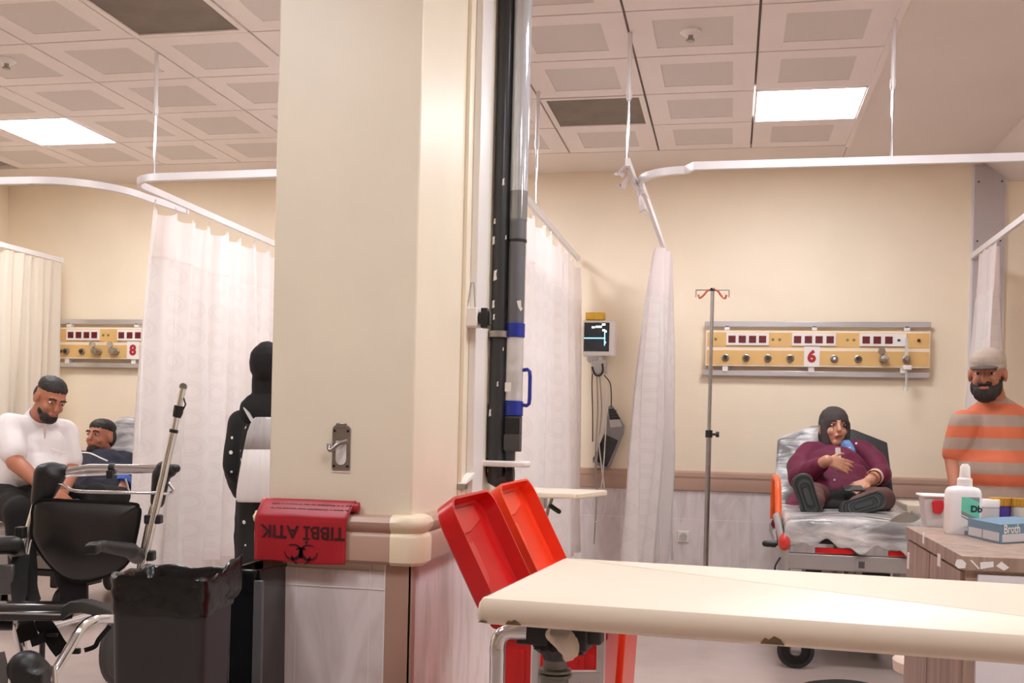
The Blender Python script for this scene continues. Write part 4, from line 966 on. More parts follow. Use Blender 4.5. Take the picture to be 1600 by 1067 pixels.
obj('display', mk, [emis('trace_blue', (90, 200, 235), 1.0), emis('trace_white', (225, 235, 220), 1.0)], t)
obj('wall_arm', MB().box((cx_-.03, MY+.1, b.z+.05), (cx_+.03, WALL_Y, b.z+.12)).box((cx_-.06, WALL_Y-.02, b.z-.02), (cx_+.06, WALL_Y, b.z+.2)), alu, t)
obj('module', MB().box((mp(923, 580).x, MY+.02, mp(930, 583).z), (mp(946, 580).x, WALL_Y-.12, mp(930, 562).z)), pm('module_grey', (196, 192, 188), .4), t, bevel=.006)
obj('stalk', MB().cyl((cx_+.06, MY+.06, mp(930, 575).z), (cx_+.06, MY+.06, b.z+.01), .02, seg=12), alu, t)
tag(obj('tape_box', MB().box((mp(915, 500).x, MY-.01, a.z+.002), (mp(944, 500).x, MY+.08, mp(930, 489).z+.004)), pm('yellow_card', (236, 186, 60), .6, var=.12, scale=30), bevel=.003), 'small yellow box lying on top of the patient monitor', 'box')
cb = [('black', [(927, 565), (925, 600), (926, 640), (926, 690)], .004), ('grey', [(932, 578), (934, 640), (930, 720), (932, 780), (928, 850)], .005), ('grey', [(936, 578), (940, 640), (934, 700), (931, 740), (934, 765)], .005), ('white', [(943, 590), (944, 660), (936, 690), (944, 760), (946, 790), (940, 812), (928, 815)], .0045), ('white', [(950, 598), (946, 680), (942, 740), (938, 770)], .004)]
labs = ['thin black cable hanging closest to the tall curtain under the monitor', 'grey cable hanging from the monitor down past the small table', 'grey cable hanging slack from the monitor to the bumper rail', 'long white cable looping back left at its end under the monitor', 'white cable hanging in front of the tilted black keypad']
for k, ((cn, pts, r_), lb) in enumerate(zip(cb, labs)):
    mm = {'black': blk, 'grey': rubber if 0 else pm('cable_grey', (176, 170, 164), .5), 'white': pm('cable_white', (234, 228, 222), .5)}[cn]
    tag(obj('cable', MB().tube(bez([mp(x, y, MY+.09-.012*k) for x, y in pts], 8), r_, seg=8), mm), lb, 'cable', 'cables under the monitor')
loop = MB().tube(bez([mp(925, 573), mp(930, 585), mp(938, 586), mp(942, 578), mp(941, 568)], 6), .007, seg=8)
tag(obj('cable', loop, blk), 'thick black cable loop right under the monitor', 'cable', 'cables under the monitor')
# tilted keypad hanging on its cord
o_ = [(951, 634), (957, 634), (975, 665), (974, 676), (962, 706), (952, 730), (946, 734), (926, 722), (926, 716), (942, 690), (947, 660)]
KY = 7.69
pts = [mp(x, y, KY) for x, y in o_]
t = thing('keypad_holder', (mp(950, 690, KY).x, KY, pts[6].z), 'grey and black keypad hanging tilted below the monitor', 'keypad')
mb = MB(); n = len(pts); mb.add(pts+[p+Vector((0, .05, 0)) for p in pts], [tuple(range(n)), tuple(range(2*n-1, n-1, -1))]+[(i, n+i, n+(i+1) % n, (i+1) % n) for i in range(n)])
obj('case', mb, pm('keypad_grey', (150, 148, 148), .4), t, bevel=.004)
def pan(l, mat_, nm, y_):
    ps = [mp(x, y, KY-y_) for x, y in l]; m_ = MB(); k = len(ps)
    m_.add(ps+[p+Vector((0, .003, 0)) for p in ps], [tuple(range(k)), tuple(range(2*k-1, k-1, -1))]+[(i, k+i, k+(i+1) % k, (i+1) % k) for i in range(k)]); obj(nm, m_, mat_, t)
pan([(944, 678), (966, 688), (948, 730), (927, 717)], blk_gloss, 'screen', .003)
pan([(952, 656), (968, 655), (972, 666), (954, 668)], pm('keypad_label', (206, 204, 202), .4), 'nameplate', .003)
kb = MB()
for r_ in range(3):
    for q_ in range(3):
        p = mp(954+q_*4+r_*1.6, 642+r_*4.5, KY-.003); kb.box((p.x-.006, p.y, p.z-.006), (p.x+.006, p.y+.004, p.z+.006))
pan([(951, 639), (959, 638), (970, 655), (953, 656)], blk, 'keypad', .002)
obj('key', kb, rubber, t)
obj('cord', MB().tube(bez([mp(955, 636, KY), mp(955, 615, KY), mp(953, 598, KY), mp(944, 586, KY)], 5), .004, seg=8), blk, t)

# ================================================================== drip stand
IY = 6.75
it, ib = PY(1112, 452, IY), PY(1104, 880, IY)
c = Vector(((it.x+ib.x)/2, IY, 0))
t = thing('drip_stand', (c.x, c.y, 0), 'tall steel drip stand with a hooked top, left of the number 6 panel', 'drip stand')
zk = PY(1112, 676, IY).z
obj('upper_pole', MB().cyl((c.x, c.y, zk-.3), (c.x, c.y, it.z), .011, seg=16), steel, t)
obj('pole', MB().cyl((c.x, c.y, .1), (c.x, c.y, zk), .0155, seg=16), steel, t)
kn = obj('collar', MB().cyl((c.x, c.y, zk-.03), (c.x, c.y, zk+.015), .022, seg=16), blk, t)
obj('knob', MB().tube([(c.x+.018, c.y-.005, zk-.01), (c.x+.04, c.y-.005, zk-.01), (c.x+.042, c.y-.005, zk-.01), (c.x+.062, c.y-.005, zk-.01)], [.008, .008, .018, .018], seg=10), blk, kn)
hk = pm('hook_copper', (196, 106, 88), .35, .4)
for k, (dx, dy) in enumerate(((1, 0), (-1, 0), (0, 1), (0, -1))):
    d = Vector((dx, dy, 0)).normalized(); p0 = Vector((c.x, c.y, it.z-.004)); L_ = .10 if dx else .06
    if dx: obj('hook', MB().tube([p0, p0+d*L_*.9, p0+d*L_, p0+d*L_-Z3*.004, p0+d*L_-Z3*.045], .0038, seg=8), steel, t)
    else: obj('hook', MB().tube(bez([p0, p0+X3*.03*dy-Z3*.004, p0+X3*.05*dy-Z3*.03+d*.01, p0+X3*.075*dy-Z3*.05+d*.01, p0+X3*.085*dy-Z3*.03], 5), .0065, seg=8), hk, t, label='copper coloured hook')
obj('cap', MB().lathe([(.013, -.01), (.016, 0), (.012, .008), (.001, .01)], (c.x, c.y, it.z), seg=14), blk, t)
hb = obj('hub', MB().lathe([(.045, .06), (.05, .08), (.03, .12), (.017, .13)], c, seg=18), blk, t)
for k in range(5):
    a = 2*math.pi*k/5+.2; d = Vector((math.cos(a), math.sin(a), 0))
    obj('foot', MB().tube([c+Z3*.085+d*.03, c+Z3*.068+d*.26], [.018, .013], seg=8), chrome, t)
    e = c+Z3*.0262+d*.25; s_ = Vector((-d.y, d.x, 0)); obj('caster', MB().cyl(e-s_*.01, e+s_*.01, .026, seg=14).cyl(e, e+Z3*.045, .006, seg=8), blk, t)
# ================================================================== black waste bins by the pillar
bag_blk = pm('liner_black', (18, 18, 20), .24, var=.2, scale=10, bump=.35, bscale=22)
bin_m = pm('bin_black', (42, 42, 44), .42, var=.12, scale=5)
fl_, fr_ = P(171, 893, 2.75), P(318, 896, 2.72)
bz = fl_.z-.02
e = Vector((fr_.x-fl_.x, fr_.y-fl_.y, 0)); wB = e.length; e.normalize(); nB = Vector((-e.y, e.x, 0)); dB = .22
o0 = Vector((fl_.x, fl_.y, 0))
t = thing('waste_bin', o0+e*wB/2+nB*dB/2, 'black plastic waste bin lined with a shiny black bag', 'waste bin')
def bring(k, z, r=.03, wav=0.0, ph=0, N=7, M=12):
    pts = []; hw, hd = wB/2*k, dB/2*k; c = o0+e*wB/2+nB*dB/2
    def P4(x, y): return c+e*x+nB*y
    seq = []
    for cx_, cy_, s0 in ((hw-r, hd-r, 0), (-hw+r, hd-r, 90), (-hw+r, -hd+r, 180), (hw-r, -hd+r, 270)):
        for q in range(N): an = math.radians(s0+90*q/(N-1)); seq.append((cx_+r*math.cos(an), cy_+r*math.sin(an)))
    out = []
    for i in range(len(seq)):
        a, b = seq[i], seq[(i+1) % len(seq)]; far = i % N == N-1
        for q in range(M if far else 1): out.append((lerp(a[0], b[0], q/M), lerp(a[1], b[1], q/M)))
    res = []
    for i, (x, y) in enumerate(out):
        wv = wav*(math.sin(i*.9+ph)+.6*math.sin(i*.37+2*ph)) if wav else 0
        res.append(P4(x*(1+wv*.7), y*(1+wv))+Z3*(z+wv*.5))
    return res
obj('body', MB().rings([bring(.86, 0), bring(.87, .01), bring(1.0, bz-.03), bring(1.0, bz), bring(.97, bz), bring(.84, .02)]), bin_m, t, angle=35)
obj('liner', MB().rings([bring(1.02, bz-.085, wav=.006, ph=1), bring(1.04, bz-.072, wav=.009, ph=1.4), bring(1.022, bz-.055, wav=.009, ph=2.4), bring(1.045, bz-.036, wav=.009, ph=3.2), bring(1.025, bz-.018, wav=.007, ph=4.2), bring(1.05, bz+.000, wav=.006, ph=.5), bring(1.02, bz+.012, wav=.006, ph=.5), bring(.97, bz+.004, wav=.008, ph=.7), bring(.92, bz-.08, wav=.03, ph=2), bring(.80, bz-.3, wav=.04, ph=4), bring(.4, bz-.45, wav=.05, ph=5)], caps=False), bag_blk, t, angle=120)
obj('liner_flap', MB().sheet(8, 6, lambda u, v: o0+e*(wB*(1.0+.05*u))+nB*(dB*(.55+.5*u))+Z3*(bz+.01+.05*u-.10*v+.012*math.sin(v*7+u*5))), bag_blk, t, solid=.002, angle=120)
bt = P(395, 866, 3.0); b0 = P(366, 900, 2.98)
t = thing('waste_bin', (b0.x+.06, 2.98, 0), 'narrow black bin with a grey corner strip squeezed between the lined bin and pillar', 'waste bin')
xr_ = PXL-.022; hb_ = .728
obj('body', MB().rings([[Vector((x, y, z)) for x, y in ((b0.x+s, 2.90+s), (xr_-s, 2.90+s), (xr_-s, 3.12-s), (b0.x+s, 3.12-s))] for s, z in ((.012, 0), (0, hb_-.02), (.004, hb_), (.012, hb_), (.02, .02))]), blk_gloss, t, bevel=.008)
obj('corner_strip', MB().box((b0.x-.002, 2.895, .02), (b0.x+.026, 2.91, hb_-.03)), pm('strip_grey', (92, 92, 94), .35), t, bevel=.003)

# ================================================================== transport chair at the left
leather = pm('chair_black_vinyl', (40, 38, 38), .3, var=.12, scale=6, bump=.05, bscale=40)
grip = pm('chair_black_grip', (24, 24, 26), .45, var=.1)
ZB = 4.2
t = thing('wheelchair', (P(130, 900, 4.0).x, P(130, 900, 4.0).y, 0), 'black and chrome transport wheelchair with a push bar, left of the bins', 'wheelchair')
obj('push_bar', MB().tube([P(88, 739, ZB), P(140, 731, ZB), P(262, 732, ZB)], .0155, seg=16).tube([P(100, 742, ZB), P(240, 736, ZB)], .008, seg=8), chrome, t)
jl = MB().cap(P(78, 738, ZB), P(66, 752, ZB), .042, .036).cap(P(70, 740, ZB), P(62, 782, ZB), .042, .034).cap(P(82, 735, ZB), P(98, 735, ZB), .036, .026).cap(P(84, 745, ZB), P(78, 770, ZB), .045, .025)
obj('joint', remesh(jl, .007, 3), grip, t)
jr = MB().cap(P(252, 742, ZB), P(246, 784, ZB), .036, .028).cap(P(255, 732, ZB), P(266, 736, ZB), .03, .026)
obj('joint', remesh(jr, .007, 3), grip, t)
obj('bar_end', MB().cap(P(262, 733, ZB), P(275, 732, ZB), .019, .017), grip, t)
obj('clip', MB().cyl(P(171, 732, ZB-.002), P(180, 732, ZB-.002), .021, seg=16).obox(P(172, 741, ZB-.02), RIGHT*.012, UPV*.016, FWD*.012), grip, t, bevel=.003)
obj('back_post', MB().tube([P(63, 770, ZB), P(50, 815, ZB), P(41, 846, ZB), P(35, 880, ZB), P(24, 960, ZB)], .0185, seg=14), chrome, t)
obj('back_post', MB().tube([P(245, 775, ZB), P(236, 812, ZB), P(222, 880, ZB), P(206, 960, ZB)], .0185, seg=14), chrome, t)
obj('cross_bar', MB().tube(bez([P(82, 752, ZB), P(100, 758, ZB-.04), P(118, 767, ZB-.05), P(170, 769, ZB-.05), P(240, 770, ZB-.03), P(262, 771, ZB), P(271, 767, ZB), P(266, 758, ZB), P(258, 752, ZB)], 6), .0065, seg=10), chrome, t)
po = obj('drip_pole', MB().tube([P(224, 880, ZB-.04), P(262, 715, ZB-.04), P(272, 672, ZB-.04)], .0155, seg=14).tube([P(271, 675, ZB-.04), P(283, 620, ZB-.04), P(286, 607, ZB-.04)], .0115, seg=12), chrome, t)
obj('collar', MB().tube([P(276, 652, ZB-.04), P(278, 645, ZB-.04), P(280, 634, ZB-.04)], [.016, .019, .019], seg=14).tube([P(271, 676, ZB-.04), P(272, 671, ZB-.04)], .017, seg=14), grip, po)
obj('eyelet', MB().lathe([(.007, -.006), (.014, -.006), (.014, .006), (.007, .006)], P(286.5, 604, ZB-.04), axis=FWD, seg=16), steel, po)
obj('trigger', MB().tube([P(287, 622, ZB-.06), P(290, 632, ZB-.06), P(286, 640, ZB-.05)], .003, seg=6), grip, po)
obj('pole_clamp', MB().obox(P(240, 811, ZB-.03), RIGHT*.032, UPV*.018, FWD*.022).obox(P(229, 868, ZB-.03), RIGHT*.032, UPV*.02, FWD*.022), grip, t, bevel=.006)
# backrest
ol = [(58, 783), (120, 783), (206, 787), (216, 792), (219, 803), (212, 842), (204, 872), (188, 890), (160, 902), (128, 909), (100, 902), (78, 884), (60, 860), (50, 838), (50, 820)]
def sheetpoly(ol, Z, th, ctr, bulge):
    N = len(ol); rg = []
    for s, dz in ((.0, -bulge), (.5, -bulge*.8), (.9, -bulge*.25), (.985, 0), (1, th*.5), (.985, th)):
        s = max(s, .001); rg.append([P(lerp(ctr[0], x, s), lerp(ctr[1], y, s), Z+dz) for x, y in ol])
    rg.append([P(lerp(ctr[0], x, .001), lerp(ctr[1], y, .001), Z+th) for x, y in ol])
    return MB().rings(rg)
def smooth_ol(ol, n=4):
    p = [Vector((x, y, 0)) for x, y in ol]; p = [p[-1]]+p+[p[0], p[1]]
    b = bez(p, n)[n:-n-1]; return [(v.x, v.y) for v in b]
sol = smooth_ol(ol)
obj('backrest', sheetpoly(sol, ZB-.03, .035, (135, 840), .03), leather, t, angle=60)
obj('piping', MB().rings([[P(x, y, ZB-.035)+d for d in (RIGHT*.006, UPV*.006, -RIGHT*.006, -UPV*.006)] for x, y in sol], closed=True), blk, t)
obj('lumbar_strap', MB().rings([[P(x, y, ZB+.02)+d for d in (FWD*.006, -FWD*.006)]+[P(x, y, ZB+.02)-d for d in (FWD*.006, -FWD*.006)] for x, y in ((96, 890), (135, 890))], caps=False) if 0 else MB().obox(P(116, 925, ZB), RIGHT*.052, UPV*.06, FWD*.01), blk_cloth, t)
# armrests
arm = MB().cap(P(214, 868, 4.15), P(205, 862, 4.05), .034, .028).cap(P(205, 860, 4.05), P(160, 853, 3.9), .030, .022).cap(P(160, 853, 3.9), P(142, 856, 3.84), .022, .022).obox(P(145, 858, 3.83), RIGHT*.022, UPV*.018, FWD*.02)
ra = obj('armrest', remesh(arm, .006, 3), grip, t)
obj('screw', MB().cyl(P(213, 858, 4.1), P(213, 858, 4.09), .006, seg=10), steel, ra)
arm = MB().cap(P(-30, 852, 3.85), P(22, 852, 4.0), .034, .036).cap(P(22, 852, 4.0), P(30, 872, 4.1), .036, .028)
la = obj('armrest', remesh(arm, .006, 3), grip, t)
obj('lever', MB().obox(P(33, 832, 4.05), RIGHT*.016, UPV*.022, FWD*.02), grip, la, bevel=.004)
obj('side_panel', MB().obox(P(-10, 905, 3.95), RIGHT*.075, UPV*.055, FWD*.012), pm('side_grey', (86, 84, 84), .35), t, bevel=.006)
# seat: padded slab with a glossy rounded front edge, running back to the posts
sm_ = MB()
sec_ = []
for px, zf in ((-70, 3.55), (20, 3.57), (100, 3.60)):
    zb2 = ZB-.06; k = .36 if px < 90 else .34
    f = lambda py, Z, px=px: P(px, py, Z)
    a = f(970, zf); top = P(px, 952, zf)
    back = Vector((a.x-.02, a.y+.085, top.z)); 
    sec_.append([a, P(px, 958, zf-.004), P(px, 952, zf+.004), P(px, 944, zf+.03), Vector((top.x-.01, top.y+.05, top.z+.012)), back+Z3*.015, back-Z3*.03, Vector((a.x, a.y+.05, a.z))])
obj('leg_rest', sm_.rings(sec_), blk_gloss, t, bevel=.004, angle=50)
obj('leg_rest_trim', MB().tube([P(-70, 957, 3.545), P(20, 958.5, 3.565), P(100, 961, 3.595)], .004, seg=8), steel, t)
wg = MB(); rg = []
for px, py, Z, hh in ((97, 958, 3.60, .024), (112, 948, 3.62, .022), (130, 948, 3.66, .020), (150, 953, 3.72, .019), (175, 962, 3.8, .018)):
    q = P(px, py, Z); rg.append([q-Z3*hh-FWD*.02, q-Z3*hh*.9+FWD*.09, q+Z3*hh*.7+FWD*.09, q+Z3*hh-FWD*.012])
obj('side_wing', wg.rings(rg), grip, t, bevel=.006, angle=60)
obj('side_wing', MB().tube(bez([P(-80, 972, 3.6), P(-40, 975, 3.62), P(20, 976, 3.66)], 4), .02, seg=10), grip, t)
obj('front_tube', MB().tube(bez([P(200, 968, 3.85), P(170, 966, 3.78), P(148, 968, 3.7), P(128, 980, 3.64), P(110, 1010, 3.6), P(86, 1048, 3.55), P(62, 1075, 3.5), P(40, 1100, 3.5)], 6), .0165, seg=14), chrome, t)
obj('leg_tube', MB().tube([P(80, 1040, 3.54), P(82, 1075, 3.53), Vector((P(82, 1075, 3.53).x, P(82, 1075, 3.53).y, .1))], .017, seg=14), chrome, t)
obj('leg_tube', MB().tube([P(25, 973, 3.72), P(31, 1000, 3.72), P(38, 1030, 3.72), P(40, 1075, 3.72)], .0175, seg=14), chrome, t)
fs = MB().cap(P(42, 1045, 3.48), P(54, 1052, 3.5), .062, .055).cap(P(60, 1045, 3.55), P(66, 1062, 3.55), .03, .03).obox(P(48, 1066, 3.46), RIGHT*.05, UPV*.04, FWD*.04)
obj('brake_hub', remesh(fs, .008, 4), grip, t)
obj('hanger_plate', MB().prism([(-.10, -.10), (.02, -.10), (.025, -.01), (.012, .045), (-.10, .03)], RIGHT, UPV, P(0, 1040, 3.45), FWD*.006), pm('plate_grey', (104, 102, 100), .35, .5), t)
def strap(name, pts, w_, label=None):
    pts = bez(pts, 5); mb = MB()
    rg = []
    for i, p in enumerate(pts):
        d = (pts[min(i+1, len(pts)-1)]-pts[max(i-1, 0)]).normalized(); s = d.cross(FWD).normalized()
        rg.append([p-s*w_-FWD*.0015, p+s*w_-FWD*.0015, p+s*w_+FWD*.0015, p-s*w_+FWD*.0015])
    return obj(name, mb.rings(rg), blk_cloth, t, angle=50)
strap('strap', [P(33, 868, 4.0), P(30, 900, 3.95), P(32, 940, 3.85), P(36, 965, 3.72), P(46, 1000, 3.7)], .034)
strap('strap', [P(36, 880, 4.02), P(50, 920, 3.95), P(58, 945, 3.85)], .026)
strap('strap', [P(60, 966, 3.74), P(76, 985, 3.74), P(88, 1005, 3.74), P(98, 1018, 3.74)], .030)
strap('strap', [P(48, 1003, 3.7), P(62, 998, 3.72), P(76, 990, 3.74)], .018)
strap('strap', [P(172, 978, 3.72), P(155, 998, 3.72), P(148, 1010, 3.72), P(132, 1016, 3.72)], .008)
obj('buckle', MB().obox(P(114, 1017, 3.72), RIGHT*.026, UPV*.010, FWD*.008), grip, t, bevel=.003)
obj('buckle', MB().obox(P(82, 992, 3.73), RIGHT*.02, UPV*.006, FWD*.006), grip, t, bevel=.003)
bx_ = P(130, 900, 4.0)
for dx, Y_ in ((-.24, ZB+.02), (.22, ZB+.02)):
    q = Vector((bx_.x+dx, PY(130, 900, 4.0).y+.26, 0))
    r_ = .155
    wh = obj('rear_wheel', MB().lathe([(r_-.02, -.014), (r_, -.008), (r_, .008), (r_-.02, .014), (r_-.03, .006), (.03, .014), (.03, -.014), (r_-.03, -.006)], q+Z3*(r_+.001), axis=X3, seg=36, caps=False), rubber, t)
    obj('hub', MB().cyl(q+Z3*r_-X3*.02, q+Z3*r_+X3*.02, .03, seg=16), steel, wh)
    obj('frame_tube', MB().tube([q+Z3*r_, q+Z3*.3+Y3*-.02, q+Z3*.48-Y3*.03], .016, seg=10).tube([q+Z3*.34-Y3*.02, q+Z3*.34-Y3*.55], .014, seg=10), chrome, t)
    fq = q-Y3*.55
    obj('front_caster', MB().cyl(fq+Z3*.071-X3*.014, fq+Z3*.071+X3*.014, .07, seg=22).tube([fq+Z3*.071, fq+Z3*.16, fq+Z3*.34], .011, seg=8), blk, t)

# ================================================================== stretchers
def stretcher(cx, yf, yb, label, zm, back_top, wd, cover, orange, phase=0.0, group='patient stretchers'):
    """foot end at yf, hinge of the backrest at yb, mattress top zm, backrest top (y,z)"""
    t = thing('stretcher', (cx, (yf+yb)/2, 0), label, 'stretcher', group)
    h = wd/2; by, bz_ = back_top
    frame_g = pm('stretcher_frame', (158, 152, 149), .35, .2, var=.03); vin = pm('stretcher_black', (38, 38, 40), .3, var=.1, scale=6)
    obj('mattress', MB().box((cx-h, yf, zm-.085), (cx+h, yb+.03, zm-.006)), vin, t, bevel=.02, seg=3)
    # backrest plate with cut top corners
    u = Vector((0, by-yb, bz_-zm)); L_ = u.length; u.normalize(); nv = Vector((0, u.z, -u.y)); o_ = Vector((cx, yb, zm-.03))
    nv = Vector((0, -u.z, u.y))
    pl = [(-h*1.0, 0), (h*1.0, 0), (h*.93, L_*.84), (h*.36, L_*1.0), (-h*.36, L_*1.0), (-h*.93, L_*.84)]
    obj('backrest', MB().prism(pl, X3, u, o_, -nv*.05), vin, t, bevel=.010, seg=3)
    # film over the backrest
    x1 = h*1.0 if cover >= 1 else lerp(-h, h, cover)
    def fb_(uu, v):
        q = v*1.02; lim = h*(1.0-.07*q/.84) if q < .84 else lerp(h*.93, h*.34, (q-.84)/.18)
        xl = -lim-.012; xr2 = min(lim+.012, x1+.02*math.sin(9*v))
        return o_+X3*lerp(xl, max(xr2, xl+.01), uu)+u*(L_*q)+nv*(.006+.006*math.sin(uu*11+v*5)*math.sin(v*13+uu*4))
    obj('cover', MB().sheet(26, 26, fb_), film_m, t, solid=.002, angle=120, label='creased clear cover film')
    # film over the foot end of the mattress, hanging down unevenly
    def fm_(uu, v):
        x = lerp(-h-.014, h+.014, uu)
        d = v*1.0
        fall = .075+.055*uu+.018*math.sin(uu*17+phase)+.012*math.sin(uu*41)
        Lt = (yb-yf)*.9
        if d < .55: y = yb-.05-Lt*d/.55*1.0; z = zm+.003+.006*math.sin(uu*9+d*8)+.006*math.sin(uu*3.1+2)
        else:
            k = (d-.55)/.45; an = min(1, k*2.2)*math.pi/2
            y = yf+.05-.062*math.sin(an)-.012*math.sin(uu*23+k*3)*k; z = zm+.003-.03*(1-math.cos(an))-max(0, k-.3)*fall*1.5+.006*math.sin(uu*9+d*8)*(1-k)
        e_ = abs(uu-.5)*2
        if e_ > .96: z -= .03*(1 if e_ > .99 else .4)
        return Vector((cx+x, y, z))
    obj('cover', MB().sheet(60, 40, fm_), film_m, t, solid=.002, angle=120, label='creased clear cover film')
    z0 = zm-.168
    obj('end_rail', MB().box((cx-h-.01, yf+.0, z0-.078), (cx+h+.01, yf+.05, z0)), frame_g, t, bevel=.006)
    obj('plate', MB().box((cx-.028, yf-.004, z0-.07), (cx+.022, yf+.001, z0-.012)).box((cx-.018, yf-.006, z0-.058), (cx+.010, yf-.003, z0-.026), 1), [frame_g, rubber], t)
    for a, b in ((-h*.62, -h*.12), (h*.34, h*.98)): obj('red_strip', MB().box((cx+a, yf+.0, z0+.006), (cx+b, yf+.03, z0+.03)), red, t)
    obj('deck', MB().box((cx-h+.02, yf+.03, zm-.12), (cx+h-.02, by, zm-.09)), blk, t)
    obj('side_frame', MB().box((cx-h-.02, yf+.02, z0-.06), (cx-h+.02, by+.1, z0)).box((cx+h-.02, yf+.02, z0-.06), (cx+h+.02, by+.1, z0)), frame_g, t, bevel=.005)
    for sx in (-1, 1): obj('corner_post', MB().cyl((cx+sx*(h+.012), yf+.02, z0-.17), (cx+sx*(h+.012), yf+.02, z0+.05), .030, seg=18).cyl((cx+sx*(h+.012), yf+.02, z0+.05), (cx+sx*(h+.012), yf+.02, z0+.055), .026, seg=18), frame_g, t, bevel=.004)
    obj('under_tray', MB().box((cx-h+.03, yf+.08, .24), (cx+h-.03, by, .28)), blk, t, bevel=.006)
    for yy_ in (yf+.35, by-.35): obj('lift_column', MB().cyl((cx, yy_, .27), (cx, yy_, zm-.11), .05, seg=18), steel, t)
    for k, (a, b) in enumerate(((-h*.5, .12), (-h*.05, .18), (h*.45, .15))):
        obj('crossbar', MB().box((cx+a, yf+.10, .27), (cx+a+.03, yf+.13, z0-.07)), frame_g, t)
    obj('motor', MB().box((cx+.0, yf+.2, z0-.22), (cx+.16, yf+.5, z0-.09)).cyl((cx-.2, yf+.25, z0-.13), (cx-.2, yf+.7, z0-.13), .05), blk, t, bevel=.01)
    for sx in (-1, 1):
        for yy_ in (yf+.10, by+.05):
            q = Vector((cx+sx*(h-.06), yy_, .091)); wv = obj('wheel', MB().lathe([(.07, -.018), (.09, -.012), (.09, .012), (.07, .018), (.03, .014), (.03, -.014)], q, axis=(Y3 if sx < 0 and yy_ < by else X3), seg=28, caps=False), blk, t)
            obj('fork', MB().box((q.x-.026, yy_-.02, .09), (q.x+.026, yy_+.02, .25)).cyl(q-X3*.028, q+X3*.028, .014, seg=10), frame_g, wv, bevel=.004)
    # side rails
    for sx in (-1, 1):
        xs_ = cx+sx*(h+.03)
        col = orange if sx < 0 else frame_g
        pts = [(xs_, yf+.30, zm-.10), (xs_, yf+.36, zm+.02), (xs_, yf+.44, zm+.13), (xs_, yf+.56, zm+.165), (xs_, yf+.9, zm+.165), (xs_, yf+1.0, zm+.10), (xs_, yf+1.02, zm-.08)]
        if sx > 0: pts = [(x, y, min(z, zm-.02)) for x, y, z in pts]
        s_ = obj('side_rail', MB().tube(bez(pts, 6), .017, seg=12), col, t)
        if sx < 0:
            obj('rail_arm', MB().tube([(xs_-.01, yf+.28, zm-.01), (xs_+.01, yf+.06, zm-.10), (xs_+.02, yf+.0, zm-.13)], [.02, .022, .026], seg=10).tube([(xs_-.02, yf+.16, zm-.08), (xs_, yf+.05, zm-.17), (xs_+.015, yf+.0, zm-.25)], [.018, .016, .012], seg=10), frame_g, s_)
            obj('knob', MB().ell((xs_+.018, yf-.0, zm-.115), (.030, .03, .045)), pm('knob_red', (206, 60, 52), .3), s_)
            obj('lever', MB().cap((xs_-.07, yf+.08, zm-.135), (xs_-.01, yf+.08, zm-.135), .016, .018), blk, s_)
            obj('cord', MB().tube(bez([(xs_+.0, yf-.02, zm-.19), (xs_-.025, yf-.03, zm-.24), (xs_-.01, yf-.03, zm-.30), (xs_+.01, yf-.02, zm-.33)], 5), .005, seg=8), blk, s_)
    return t
orange_m = pm('orange_rail', (238, 96, 36), .35, var=.04)
SZ = .75
sf = PH(1330, 806, SZ); scx = .5*(P(1228, 830, 5.55).x+P(1442, 830, 5.55).x)
bkt = P(1303, 662, 6.9)
stretcher(scx, 5.42, P(1308, 783, 6.42).y+.20, 'stretcher with an orange side rail under the number 6 panel', SZ, (P(1303, 702, 6.72).y+.17, bkt.z), .71, .60, orange_m)
pcx = P(174, 740, 7.0).x+.02; pbt = P(176, 648, 7.2)
stretcher(pcx, 5.48, P(162, 785, 6.72).y+.19, 'stretcher with a clear covered backrest under the left wall panel', .54, (P(160, 712, 7.02).y+.2, pbt.z), .44, 1.0, pm('white_rail', (226, 222, 220), .35), 2.0)
# ================================================================== people
def basis(f, up=Z3):
    f = Vector(f).normalized(); r = f.cross(Vector(up)).normalized(); u = r.cross(f).normalized(); return r, f, u
def RM(r, f, u): return Matrix((r, f, u)).transposed()
def head(mb, c, B, nb, s=1.0):
    r, f, u = B; R = RM(r, f, u); e = lambda q, rad: mb.ell(c+(r*q[0]+f*q[1]+u*q[2])*s, [x*s for x in rad], R, 18)
    e((0, -.012, .028), (.074, .093, .088)); e((0, .022, -.028), (.060, .070, .086)); e((0, .058, -.092), (.030, .030, .024))
    e((0, .076, .024), (.050, .020, .013)); e((.034, .060, -.032), (.024, .026, .024)); e((-.034, .060, -.032), (.024, .026, .024))
    mb.cap(c+(f*.092+u*.012)*s, c+(f*.110-u*.026)*s, .009*s, .014*s); e((0, .094, -.062), (.024, .008, .014))
    for q in (-1, 1): e((q*.077, -.004, -.010), (.010, .024, .034))
    mb.cap(c-u*.05*s-f*.02*s, nb, .056*s, .062*s)
def face(root, c, B, s=1.0, brow=True):
    r, f, u = B; R = RM(r, f, u)
    for q in (-1, 1):
        e_ = obj('eye', MB().ell(c+(r*q*.030+f*.083+u*.006)*s, (.014*s, .010*s, .0065*s), R, 12), sclera, root)
        obj('iris', MB().ell(c+(r*q*.030+f*.091+u*.006)*s, (.006*s, .004*s, .006*s), R, 10), eye_m, e_)
        if brow: obj('eyebrow', MB().tube([c+(r*q*.012+f*.098+u*.026)*s, c+(r*q*.030+f*.096+u*.031)*s, c+(r*q*.048+f*.083+u*.024)*s], .0045*s, seg=8), hair_m, root)
    obj('lips', MB().ell(c+(f*.101-u*.060)*s, (.022*s, .007*s, .008*s), R, 12), lip_m, root)
